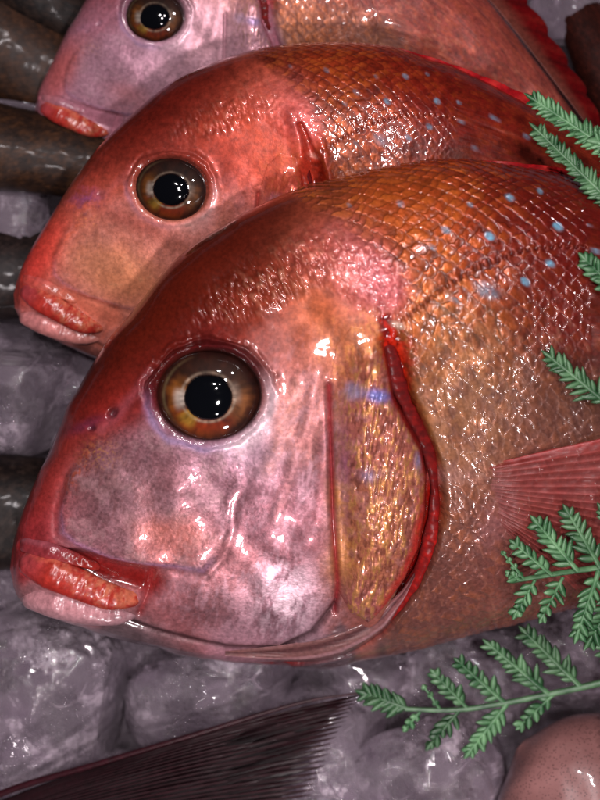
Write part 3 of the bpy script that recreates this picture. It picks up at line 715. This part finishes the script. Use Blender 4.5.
def fin_fan(root, name, rows, cols, c0, c1, seed, zt, nr=26, thick=3, spl=0.0, bow=14):
    """rows: list of (x,y,z) edges: rows[0] base edge polyline, rows[1] outer edge polyline; fan between them"""
    K, A = 120, 240
    b = spline(rows[0], A); o = spline(rows[1], A)
    r = np.linspace(0, 1, K)[:, None, None]
    a = np.linspace(0, 1, A)
    rays = np.abs(np.sin(a * math.pi * nr + 1.0 * np.sin(a * 9)))
    jag = (1 - spl * (1 - rays) * (.5 + _tab[3, (a * nr).astype(int) & 511]))
    Q = b[None] * (1 - r * jag[None, :, None]) + o[None] * r * jag[None, :, None]
    rr = r[..., 0] + 0 * a[None]
    Q[..., 1] -= 4 * rr * (1 - rr) * bow * (1 - a[None])
    Q[..., 2] += thick * .6 * (rays[None] * 1.0) + (fbm(rr * 3, a[None] * 6 + 0 * rr, seed) - .5) * 12 * rr
    n = fbm(rr * 3, a[None] * 60 + 0 * rr, seed + 2)
    C = lin(c0) * np.ones(Q.shape); C = mixfn(C, c1, sst(.4, 1, rays)[None] * .7 * (.4 + n))
    Qb = Q.copy(); Qb[..., 2] -= thick
    W1 = P(Q[..., 0], Q[..., 1], Q[..., 2]).reshape(-1, 3); W2 = P(Qb[..., 0], Qb[..., 1], Qb[..., 2]).reshape(-1, 3)
    g1 = gridfaces(K, A); g2 = g1[:, ::-1] + K * A
    lp = np.array([i * A for i in range(K)] + [(K - 1) * A + j for j in range(1, A)] + [i * A + A - 1 for i in range(K - 2, -1, -1)] + list(range(A - 2, 0, -1)))
    lq = np.roll(lp, -1); g3 = np.stack([lp, lq, lq + K * A, lp + K * A], 1)
    one = np.ones(Q.shape[:2])
    return mesh(name, np.concatenate([W1, W2]), [g1, g2, g3], M_fin, root, np.concatenate([C.reshape(-1, 3)] * 2), np.concatenate([np.stack([.55 * one, 0 * one, .7 * one], -1).reshape(-1, 3)] * 2))

dark_fish('dark brown fish with a dotted wet sheen pointing at the middle bream\'s brow',
          [(-500, 30, 5, 5, -10), (-420, 60, 60, 40, -10), (-250, 105, 70, 48, -10), (-100, 130, 60, 40, -10), (0, 147, 43, 34, -5), (70, 158, 40, 30, -12), (140, 178, 32, 26, -25), (230, 200, 20, 15, -50)], 21, (66, 46, 38), (130, 84, 52))
dark_fish('dark brown fish filling the top left corner beside the farthest bream',
          [(-420, -190, 5, 5, -60), (-300, -130, 50, 36, -50), (-120, -30, 62, 36, -45), (0, 42, 56, 30, -48), (70, 84, 42, 24, -58), (160, 140, 16, 12, -90)], 22, (70, 48, 38), (120, 76, 48))
dark_fish('nearly black fish edge crossing the very top left corner above its brown neighbour',
          [(-300, -260, 5, 5, -60), (-200, -190, 50, 36, -40), (-60, -86, 50, 34, -32), (20, -26, 40, 28, -36), (76, 18, 30, 20, -48), (130, 64, 12, 10, -80)], 23, (34, 25, 24), (86, 64, 54))
dark_fish('dark grey-brown fish between two ice lumps beside the middle bream\'s mouth',
          [(-420, 300, 5, 5, -20), (-300, 290, 50, 38, -20), (-120, 275, 55, 38, -20), (0, 272, 48, 34, -28), (60, 276, 40, 28, -40), (140, 300, 20, 15, -70)], 24, (48, 36, 36), (92, 70, 64))
dark_fish('dark brown finely scaled fish under the front bream\'s snout',
          [(-420, 560, 5, 5, -20), (-300, 545, 60, 42, -20), (-120, 520, 66, 44, -10), (0, 512, 58, 40, -10), (60, 512, 50, 34, -20), (150, 520, 26, 20, -50)], 25, (36, 24, 22), (96, 74, 64))
dark_fish('dark reddish brown fish at the top right corner by the red fin',
          [(560, -40, 5, 5, -80), (585, 20, 26, 20, -60), (625, 90, 42, 34, -50), (670, 180, 44, 34, -50), (740, 330, 30, 24, -70), (790, 430, 10, 8, -90)], 26, (66, 26, 20), (112, 48, 36))
rt, _ = dark_fish('dark maroon fish tail spread over ice along the bottom edge',
          [(-520, 1010, 5, 5, 0), (-400, 985, 55, 40, 0), (-250, 930, 60, 42, 0), (-120, 880, 34, 26, 5), (-60, 855, 24, 18, 8)], 27, (40, 22, 24), (90, 50, 52))
fin_fan(rt, 'tail_fin', ([(-75, 835, 20), (-68, 850, 22), (-62, 866, 20), (-60, 880, 18)], [(368, 691, 34), (352, 712, 38), (338, 736, 40), (322, 772, 40), (300, 830, 36), (290, 900, 30)]), None, (16, 6, 9), (52, 18, 26), 31, 0, nr=38, spl=.2)
# stiff leading ray of that tail
def ray_tube(root, name, pts, rad, c, mat=M_fin):
    K, A = 160, 14
    q = spline(pts, K); tt = np.linspace(0, 1, K); r = np.interp(tt, np.linspace(0, 1, len(rad)), rad)
    tg = np.gradient(q[:, :2], axis=0); tg /= np.linalg.norm(tg, axis=1, keepdims=True); nr = np.c_[-tg[:, 1], tg[:, 0]]
    an = np.linspace(0, 2 * math.pi, A, endpoint=False); of = np.cos(an)[None] * r[:, None]
    X = q[:, 0][:, None] + nr[:, 0][:, None] * of; Y = q[:, 1][:, None] + nr[:, 1][:, None] * of; Z = q[:, 2][:, None] + np.sin(an)[None] * r[:, None]
    C = lin(c) * (.6 + .8 * fbm(X / 5, Y / 5, 3))[..., None]
    return mesh(name, P(X, Y, Z), gridfaces(K, A, True), mat, root, C, np.stack([.35 + 0 * X, 0 * X, .8 + 0 * X], -1))
ray_tube(rt, 'fin_ray', [(-75, 836, 23), (0, 794, 28), (100, 763, 34), (200, 733, 38), (300, 703, 37), (366, 692, 36)], [4, 3.4, 3, 2.5, 2, 1], (50, 16, 24))

# ------------------------------------------------------------------ ice
def ice_mat():
    m, nt, b = newmat('clear_wet_ice'); L = nt.links
    tc = nd(nt, 'ShaderNodeTexCoord')
    def rng(src, a, b_, c, d_):
        q = nd(nt, 'ShaderNodeMapRange'); q.inputs['From Min'].default_value = a; q.inputs['From Max'].default_value = b_
        q.inputs['To Min'].default_value = c; q.inputs['To Max'].default_value = d_; L.new(src, q.inputs['Value']); return q.outputs[0]
    n1 = nd(nt, 'ShaderNodeTexNoise', Scale=40.0, Detail=5.0, Roughness=0.55); n1.inputs['Distortion'].default_value = .6; L.new(tc.outputs['Object'], n1.inputs['Vector'])
    cr = nd(nt, 'ShaderNodeValToRGB'); L.new(n1.outputs['Fac'], cr.inputs[0])
    cr.color_ramp.elements[0].position = .36; cr.color_ramp.elements[0].color = (0.60, 0.47, 0.59, 1)
    cr.color_ramp.elements[1].position = .70; cr.color_ramp.elements[1].color = (0.90, 0.76, 0.87, 1)
    n4 = nd(nt, 'ShaderNodeTexNoise', Scale=30.0, Detail=3.0); L.new(tc.outputs['Object'], n4.inputs['Vector'])
    mx = nd(nt, 'ShaderNodeVectorMath', operation='MULTIPLY_ADD'); mx.inputs[1].default_value = (.03, .03, .03); L.new(n4.outputs['Color'], mx.inputs[0]); L.new(tc.outputs['Object'], mx.inputs[2])
    vo = nd(nt, 'ShaderNodeTexVoronoi', Scale=34.0, feature='DISTANCE_TO_EDGE'); L.new(mx.outputs[0], vo.inputs['Vector'])
    crack = rng(vo.outputs['Distance'], 0, .02, 1, 0)
    ms = rng(n4.outputs['Fac'], .5, .62, 0, .8)
    g = nd(nt, 'ShaderNodeMath', operation='MULTIPLY'); L.new(crack, g.inputs[0]); L.new(ms, g.inputs[1])
    # frosted patches
    n5 = nd(nt, 'ShaderNodeTexNoise', Scale=60.0, Detail=8.0, Roughness=.75); L.new(mx.outputs[0], n5.inputs['Vector'])
    fr = rng(n5.outputs['Fac'], .52, .64, 0, .6)
    fr2 = fr; mxm = nd(nt, 'ShaderNodeMath', operation='MAXIMUM'); L.new(g.outputs[0], mxm.inputs[0]); L.new(fr, mxm.inputs[1])
    mc = nd(nt, 'ShaderNodeMix', data_type='RGBA'); L.new(mxm.outputs[0], mc.inputs[0]); L.new(cr.outputs[0], mc.inputs[6]); mc.inputs[7].default_value = (.85, .70, .80, 1)
    L.new(mc.outputs[2], b.inputs['Base Color'])
    L.new(rng(mxm.outputs[0], 0, 1, .06, .3), b.inputs['Roughness']); b.inputs['IOR'].default_value = 1.31
    L.new(rng(mxm.outputs[0], 0, 1, .78, .25), b.inputs['Transmission Weight'])
    n2 = nd(nt, 'ShaderNodeTexNoise', Scale=700.0, Detail=4.0, Roughness=.65); L.new(tc.outputs['Object'], n2.inputs['Vector'])
    n3 = nd(nt, 'ShaderNodeTexNoise', Scale=70.0, Detail=4.0); L.new(tc.outputs['Object'], n3.inputs['Vector'])
    st = rng(n3.outputs['Fac'], .42, .54, .02, 1.0)
    s2 = nd(nt, 'ShaderNodeMath', operation='MAXIMUM'); L.new(st, s2.inputs[0]); L.new(fr, s2.inputs[1])
    bp = nd(nt, 'ShaderNodeBump', Distance=0.0035); L.new(s2.outputs[0], bp.inputs['Strength']); L.new(n2.outputs['Fac'], bp.inputs['Height'])
    L.new(bp.outputs[0], b.inputs['Normal'])
    b.inputs['Coat Weight'].default_value = 1; b.inputs['Coat Roughness'].default_value = .05
    bq = nd(nt, 'ShaderNodeBump', Distance=0.0035); L.new(n2.outputs['Fac'], bq.inputs['Height']); s3 = nd(nt, 'ShaderNodeMath', operation='MULTIPLY'); s3.inputs[1].default_value = .5; L.new(s2.outputs[0], s3.inputs[0]); L.new(s3.outputs[0], bq.inputs['Strength']); L.new(bq.outputs[0], b.inputs['Coat Normal'])
    return m
M_ice = ice_mat()
def icosphere(sub):
    import bmesh
    bm = bmesh.new(); bmesh.ops.create_icosphere(bm, subdivisions=sub, radius=1)
    V = np.array([v.co[:] for v in bm.verts]); F = np.array([[v.index for v in f.verts] for f in bm.faces]); bm.free()
    return V, F
ICO6 = icosphere(6); ICO5 = icosphere(5)
def n3d(v, sc, seed): return (fbm(v[:, 0] * sc, v[:, 1] * sc + v[:, 2] * 1.7 * sc, seed, 3) + fbm(v[:, 1] * sc + 5, v[:, 2] * sc - v[:, 0] * .6 * sc, seed + 4, 3)) / 2 - .5
def ice(x, y, z, rx, ry, rz, deg, seed, label, big=False, cuts=5):
    V, F = ICO6
    rs = np.random.RandomState(seed); V = V.copy()
    p = .62
    V = np.sign(V) * np.abs(V) ** p; V /= np.linalg.norm(V, axis=1, keepdims=True) ** .55
    for _ in range(cuts):
        nrm = rs.randn(3); nrm /= np.linalg.norm(nrm); h = rs.uniform(.62, .86)
        e = V @ nrm - h; V = V - np.outer(np.where(e > 0, e * .88, 0), nrm)
    V = V * (1 + .16 * n3d(V, 1.6, seed) + .05 * n3d(V, 6, seed + 1) + (.02 * n3d(V, 18, seed + 2)))[:, None]
    pm = sst(.50, .60, fbm(V[:, 0] * 2.2 + seed, V[:, 1] * 2.2 + V[:, 2], seed + 5, 3))
    hf = fbm(V[:, 0] * rx / 7, V[:, 1] * ry / 7 + V[:, 2] * 3, seed + 6, 2) - .5
    V = V * (1 + (pm * hf * 8 / min(rx, ry)))[:, None]
    c, s = math.cos(math.radians(deg)), math.sin(math.radians(deg))
    X = V[:, 0] * rx; Y = V[:, 1] * ry; Z = V[:, 2] * rz
    o = mesh('ice_lump', P(x + X * c - Y * s, y + X * s + Y * c, z + Z), F, M_ice)
    tag(o, label, 'ice', 'lumps of ice under the fish'); return o
ice(38, 708, -28, 92, 104, 62, 8, 101, 'large rounded clear ice lump at bottom left with a frosted right edge', True, 3)
ice(12, 388, -35, 70, 70, 50, 5, 102, 'rounded sparkling ice lump at the left edge below the middle bream\'s jaw', True, 3)
ice(88, 392, -58, 52, 68, 46, -10, 103, 'smooth grey ice lump tucked behind the front bream\'s snout')
ice(8, 214, -40, 56, 34, 40, 6, 104, 'small wet ice lump at the left edge between two dark fish')
ice(215, 700, -40, 92, 62, 58, -12, 105, 'smooth grey ice lump below the front bream\'s throat', True, 4)
ice(330, 742, -44, 62, 78, 50, 20, 106, 'ice lump showing past the dark tail fin\'s ragged end', True)
ice(430, 775, -38, 78, 72, 52, -25, 107, 'faceted ice lump full of bright cracks beside the speckled squid', True, 6)
ice(355, 680, -58, 66, 42, 42, 10, 108, 'grey ice lump between the tail tip and the front bream\'s belly')
ice(470, 680, -60, 74, 52, 44, -8, 109, 'dull ice lump beneath the lower fern sprig')
ice(570, 650, -55, 66, 56, 48, 14, 110, 'ice lump under the belly at the right edge between the two lower fern sprigs')
ice(568, 8, -78, 38, 38, 34, 20, 111, 'bright frosted ice lump at the top right corner')
ice(92, -8, -78, 42, 26, 34, 10, 112, 'pale ice lump above the farthest bream\'s snout')
ice(22, 106, -70, 46, 24, 34, 5, 113, 'dim ice sliver wedged between the two upper dark fish')
ice(20, 590, -62, 60, 34, 40, 0, 114, 'ice lump directly under the front bream\'s lower jaw')
ice(140, 800, -60, 72, 50, 44, 10, 115, 'ice lump mostly covered by the dark tail fin')
ice(140, 655, -70, 40, 34, 36, 30, 116, 'small dark ice lump in the gap under the front bream\'s chin')
# bed
gx, gy = np.meshgrid(np.linspace(-900, 1500, 420), np.linspace(-700, 1500, 380), indexing='ij')
gz = -150 + 34 * fbm(gx / 60, gy / 60, 90, 4) + 10 * fbm(gx / 14, gy / 14, 93, 3)
bed = mesh('ice_bed', np.stack([(gx - 300) * S, -(gy - 400) * S, gz * S], -1), gridfaces(420, 380)[:, ::-1], M_ice)
bed['kind'] = 'structure'

# ------------------------------------------------------------------ squid
def squid_mat():
    m, nt, b = newmat('speckled_squid_skin'); L = nt.links
    tc = nd(nt, 'ShaderNodeTexCoord')
    n1 = nd(nt, 'ShaderNodeTexNoise', Scale=60.0, Detail=3.0); L.new(tc.outputs['Object'], n1.inputs['Vector'])
    cr = nd(nt, 'ShaderNodeValToRGB'); L.new(n1.outputs['Fac'], cr.inputs[0])
    cr.color_ramp.elements[0].position = .3; cr.color_ramp.elements[0].color = (0.24, 0.105, 0.098, 1)
    cr.color_ramp.elements[1].position = .7; cr.color_ramp.elements[1].color = (0.38, 0.175, 0.165, 1)
    vo = nd(nt, 'ShaderNodeTexVoronoi', Scale=1300.0); L.new(tc.outputs['Object'], vo.inputs['Vector'])
    mr = nd(nt, 'ShaderNodeMapRange'); mr.inputs['From Min'].default_value = .18; mr.inputs['From Max'].default_value = .34
    mr.inputs['To Min'].default_value = .35; mr.inputs['To Max'].default_value = 1; L.new(vo.outputs['Distance'], mr.inputs['Value'])
    mu = nd(nt, 'ShaderNodeVectorMath', operation='SCALE'); L.new(cr.outputs[0], mu.inputs[0]); L.new(mr.outputs[0], mu.inputs['Scale'])
    L.new(mu.outputs[0], b.inputs['Base Color'])
    b.inputs['Roughness'].default_value = .4; b.inputs['Coat Weight'].default_value = .8; b.inputs['Coat Roughness'].default_value = .08
    n2 = nd(nt, 'ShaderNodeTexNoise', Scale=120.0, Detail=3.0); L.new(tc.outputs['Object'], n2.inputs['Vector'])
    bp = nd(nt, 'ShaderNodeBump', Distance=0.001, Strength=.25); L.new(n2.outputs['Fac'], bp.inputs['Height']); L.new(bp.outputs[0], b.inputs['Coat Normal']); L.new(bp.outputs[0], b.inputs['Normal'])
    return m
M_sq = squid_mat()
K, A = 160, 120
c = spline([(520, 745, 8, 8, 5), (540, 762, 66, 48, 5), (580, 800, 104, 72, 5), (640, 860, 116, 80, 5), (740, 960, 112, 78, 5), (860, 1080, 96, 66, 5), (900, 1120, 30, 20, 5)], K)
th = np.linspace(0, 2 * math.pi, A, endpoint=False)
tg = np.gradient(c[:, :2], axis=0); tg /= np.linalg.norm(tg, axis=1, keepdims=True); nr = np.c_[-tg[:, 1], tg[:, 0]]
of = np.cos(th)[None] * c[:, 2][:, None]
X = c[:, 0][:, None] + nr[:, 0][:, None] * of; Y = c[:, 1][:, None] + nr[:, 1][:, None] * of
Z = c[:, 4][:, None] + np.sin(th)[None] * c[:, 3][:, None]
Z += (fbm(X / 70, Y / 70, 55) - .5) * 14 * np.sin(th)[None]
tag(mesh('squid_mantle', P(X, Y, Z), gridfaces(K, A, True), M_sq), 'smooth pinkish brown speckled squid body at the bottom right corner', 'squid')

# ------------------------------------------------------------------ plastic fern sprigs
def fern_mat():
    m, nt, b = newmat('green_plastic'); L = nt.links
    tc = nd(nt, 'ShaderNodeTexCoord')
    n1 = nd(nt, 'ShaderNodeTexNoise', Scale=230.0, Detail=4.0); L.new(tc.outputs['Object'], n1.inputs['Vector'])
    cr = nd(nt, 'ShaderNodeValToRGB'); L.new(n1.outputs['Fac'], cr.inputs[0])
    cr.color_ramp.elements[0].position = .35; cr.color_ramp.elements[0].color = (0.03, 0.11, 0.04, 1)
    cr.color_ramp.elements[1].position = .68; cr.color_ramp.elements[1].color = (0.15, 0.32, 0.15, 1)
    oi = nd(nt, 'ShaderNodeObjectInfo'); mr = nd(nt, 'ShaderNodeMapRange'); mr.inputs['To Min'].default_value = .65; mr.inputs['To Max'].default_value = 1.35
    L.new(oi.outputs['Random'], mr.inputs['Value']); sc_ = nd(nt, 'ShaderNodeVectorMath', operation='SCALE'); L.new(cr.outputs[0], sc_.inputs[0]); L.new(mr.outputs[0], sc_.inputs['Scale'])
    L.new(sc_.outputs[0], b.inputs['Base Color'])
    b.inputs['Roughness'].default_value = .38; b.inputs['Specular IOR Level'].default_value = .5
    b.inputs['Subsurface Weight'].default_value = 0.0
    return m
M_fern = fern_mat()
def leaf_blade(V, F, a, b, w, th=1.3, n=7):
    """a pointed ridged tooth from a to b (x,y,z), width w"""
    a = np.array(a, float); b = np.array(b, float); t = b - a; L = np.linalg.norm(t[:2]) + 1e-6
    nr = np.array([-t[1], t[0], 0]) / L
    base = len(V)
    for i in range(n):
        s = i / (n - 1); ww = w * .5 * (math.sin(min(1, s * 1.1 + .3) * math.pi / 2)) * (1 - s ** 3.6) + .2
        p = a + t * s
        V += [p - nr * ww, p + np.array([0, 0, th * (1 - .5 * s)]), p + nr * ww, p - np.array([0, 0, th * .8 * (1 - .5 * s)])]
    for i in range(n - 1):
        k = base + i * 4
        for j in range(4): F.append((k + j, k + (j + 1) % 4, k + 4 + (j + 1) % 4, k + 4 + j))
    F.append((base, base + 3, base + 2, base + 1)); k = base + (n - 1) * 4; F.append((k, k + 1, k + 2, k + 3))
def rod(V, F, pts, r0, r1, n=24):
    q = spline(pts, n); base = len(V); A = 8
    tg = np.gradient(q, axis=0); tg /= np.linalg.norm(tg, axis=1, keepdims=True)
    for i in range(n):
        r = r0 + (r1 - r0) * i / (n - 1); nr = np.cross(tg[i], [0, 0, 1.]); nr /= np.linalg.norm(nr); up = np.cross(nr, tg[i])
        for j in range(A):
            an = 2 * math.pi * j / A; V.append(q[i] + nr * math.cos(an) * r + up * math.sin(an) * r * .8)
    for i in range(n - 1):
        for j in range(A): F.append((base + i * A + j, base + i * A + (j + 1) % A, base + (i + 1) * A + (j + 1) % A, base + (i + 1) * A + j))
    return q
def put(name, V, F, parent):
    V = np.array(V); return mesh(name, P(V[:, 0], V[:, 1], V[:, 2]), np.array(F), M_fern, parent, smooth=True)
def frond(root, base, tip, z0, z1, tooth=9, step=7.8, wid=8.0, bendd=0, rs=random, ends=True, name='frond'):
    V, F = [], []; tooth *= 1.8; wid = max(wid, 6.4)
    b = np.array([*base, z0], float); t = np.array([*tip, z1], float); d = t - b; L = np.linalg.norm(d[:2]); d2 = d[:2] / L; nr = np.array([-d2[1], d2[0]])
    mid = (b + t) / 2; mid[:2] += nr * bendd; mid[2] += 2
    rr = max(1.8, min(3.0, L * .045))
    q = rod(V, F, [b, mid, t], rr, rr * .6, 16)
    n = max(2, int((L - 5) / step)); first = .16 if L > 30 else .25
    for i in range(n + 1):
        s = first + (.97 - first) * i / n
        p = np.array([np.interp(s, np.linspace(0, 1, 16), q[:, k]) for k in range(3)])
        for sd in (-1, 1):
            an = math.radians(rs.uniform(36, 60)) * sd; ca, sa = math.cos(an), math.sin(an)
            dr = np.array([d2[0] * ca - d2[1] * sa, d2[0] * sa + d2[1] * ca])
            tl = tooth * (1 - .45 * s) * (.55 + .45 * min(1, s / .25)) * rs.uniform(.7, 1.2)
            e = p + np.array([*(dr * tl), rs.uniform(-1.5, 2.5)])
            leaf_blade(V, F, p + np.array([*(dr * -.5), 0]), e, wid * rs.uniform(.75, 1.2))
    leaf_blade(V, F, q[-2], q[-1] + np.array([*(d2 * tooth * .55), 0]), wid * .9)
    put(name, V, F, root)
def sprig(label, stem, fronds, zb, r0=4.2, r1=2.4):
    root = empty('fern_sprig', P(stem[0][0], stem[0][1], stem[0][2] - 3), label, 'plastic leaf', 'green plastic fern garnish')
    V, F = [], []; rod(V, F, stem, r0, r1, 30); put('stem', V, F, root)
    for f in fronds: frond(root, f[0], f[1], f[2], f[3], **(f[4] if len(f) > 4 else {}))
    return root
sprig('lowest green fern sprig, lying on ice with its tip at the dark tail',
      [(700, 655, 70), (640, 672, 74), (600, 683, 72), (550, 694, 66), (505, 703, 62), (455, 710, 58), (405, 709, 55)],
      [((582, 688), (527, 634), 70, 78, dict(tooth=12)), ((550, 695), (491, 646), 66, 76, dict(tooth=11)), ((505, 703), (461, 664), 62, 72, dict(tooth=10)), ((467, 708), (436, 675), 59, 68, dict(tooth=9)),
       ((507, 704), (470, 751), 62, 60, dict(tooth=10)), ((459, 711), (431, 744), 58, 56, dict(tooth=9)), ((553, 695), (522, 724), 66, 62, dict(tooth=9)),
       ((412, 710), (366, 694), 55, 52, dict(tooth=12, step=5)), ((420, 712), (406, 728), 56, 54, dict(tooth=5)), ((440, 709), (424, 687), 57, 62, dict(tooth=3, wid=2)), ((630, 676), (590, 630), 74, 84, dict(tooth=11)), ((640, 674), (612, 735), 74, 84, dict(tooth=11))], 60)
sprig('green fern sprig resting on the front bream\'s belly below its side fin',
      [(720, 540, 215), (640, 560, 205), (600, 567, 195), (560, 573, 182), (512, 581, 168)],
      [((600, 567), (569, 514), 197, 206, dict(tooth=12)), ((578, 571), (538, 524), 190, 200, dict(tooth=12)), ((552, 575), (516, 545), 182, 190, dict(tooth=9)), ((524, 579), (503, 553), 172, 180, dict(tooth=3, wid=2.5)),
       ((599, 570), (578, 633), 194, 176, dict(tooth=12)), ((563, 577), (543, 616), 184, 168, dict(tooth=9)), ((535, 580), (517, 612), 175, 160, dict(tooth=9)), ((520, 580), (510, 574), 172, 170, dict(tooth=6, step=3)), ((640, 562), (604, 512), 205, 215, dict(tooth=12)),
       ((635, 565), (590, 640), 203, 165, dict(tooth=13))], 180)
sprig('short green plastic fern tip at the right edge above the front bream\'s side fin',
      [(720, 470, 250), (660, 440, 252), (612, 407, 250)], [((614, 409), (551, 358), 250, 246, dict(tooth=13, step=6.5, wid=4.5)), ((650, 432), (640, 380), 250, 260, dict(tooth=11))], 250)
sprig('tiny green plastic fern tip just entering at the right edge near the dark spot',
      [(720, 330, 255), (660, 310, 255), (622, 296, 255)], [((622, 296), (586, 260), 255, 252, dict(tooth=11, step=6)), ((655, 308), (640, 255), 250, 260, dict(tooth=11))], 250)
sprig('pale green fern sprig with dense fronds over the middle bream at upper right',
      [(740, 260, 235), (690, 225, 238), (650, 190, 236)],
      [((652, 178), (533, 99), 232, 222, dict(tooth=11, step=4.2, wid=3.6)), ((655, 190), (594, 133), 236, 228, dict(tooth=12, step=4.2)), ((650, 240), (536, 129), 232, 224, dict(tooth=10, step=4.2, wid=3.4))], 220)

# ------------------------------------------------------------------ camera, light, world
cam = bpy.data.cameras.new('camera'); co = bpy.data.objects.new('camera', cam); COL.objects.link(co); scene.camera = co
co.location = (0, 0, D * S); co.rotation_euler = (0, 0, 0)
cam.sensor_fit = 'VERTICAL'; cam.sensor_height = 36; cam.lens = 36 * D / 800
cam.clip_start = .01; cam.clip_end = 50
cam.dof.use_dof = True; cam.dof.focus_distance = (D - 175) * S; cam.dof.aperture_fstop = 11

w = bpy.data.worlds.new('World'); scene.world = w; w.use_nodes = True
bg = w.node_tree.nodes['Background']; bg.inputs['Color'].default_value = (1, .80, .88, 1); bg.inputs['Strength'].default_value = 0.025

def lamp(name, px, py, z, size, power, col=(1, .93, .88), tgt=(300, 400, 60)):
    l = bpy.data.lights.new(name, 'AREA'); l.shape = 'DISK'; l.size = size * S; l.energy = power; l.color = col
    o = bpy.data.objects.new(name, l); COL.objects.link(o)
    o.location = Vector(((px - 300) * S, -(py - 400) * S, z * S))
    t = Vector(((tgt[0] - 300) * S, -(tgt[1] - 400) * S, tgt[2] * S))
    o.rotation_euler = (t - o.location).to_track_quat('-Z', 'Y').to_euler()
    return o
PINK = (1, .91, .93)
lamp('ceiling_lamp', 60, -520, 2700, 100, 1.4, PINK)
lamp('ceiling_lamp', 860, -420, 2700, 120, 1.3, PINK)
lamp('ceiling_lamp', 400, 150, 3200, 200, 3.1, PINK)
lamp('ceiling_lamp', 480, 1400, 2500, 170, 1.9, PINK)
lamp('stall_lamp', 430, 2200, 1250, 210, 1.3, PINK)

vs = scene.view_settings; vs.view_transform = 'Standard'; vs.look = 'None'; vs.exposure = -0.1; vs.gamma = 1
scene.cycles.max_bounces = 6; scene.cycles.transmission_bounces = 4; scene.cycles.use_denoising = True
scene.cycles.caustics_reflective = False; scene.cycles.caustics_refractive = False; scene.cycles.sample_clamp_indirect = 4
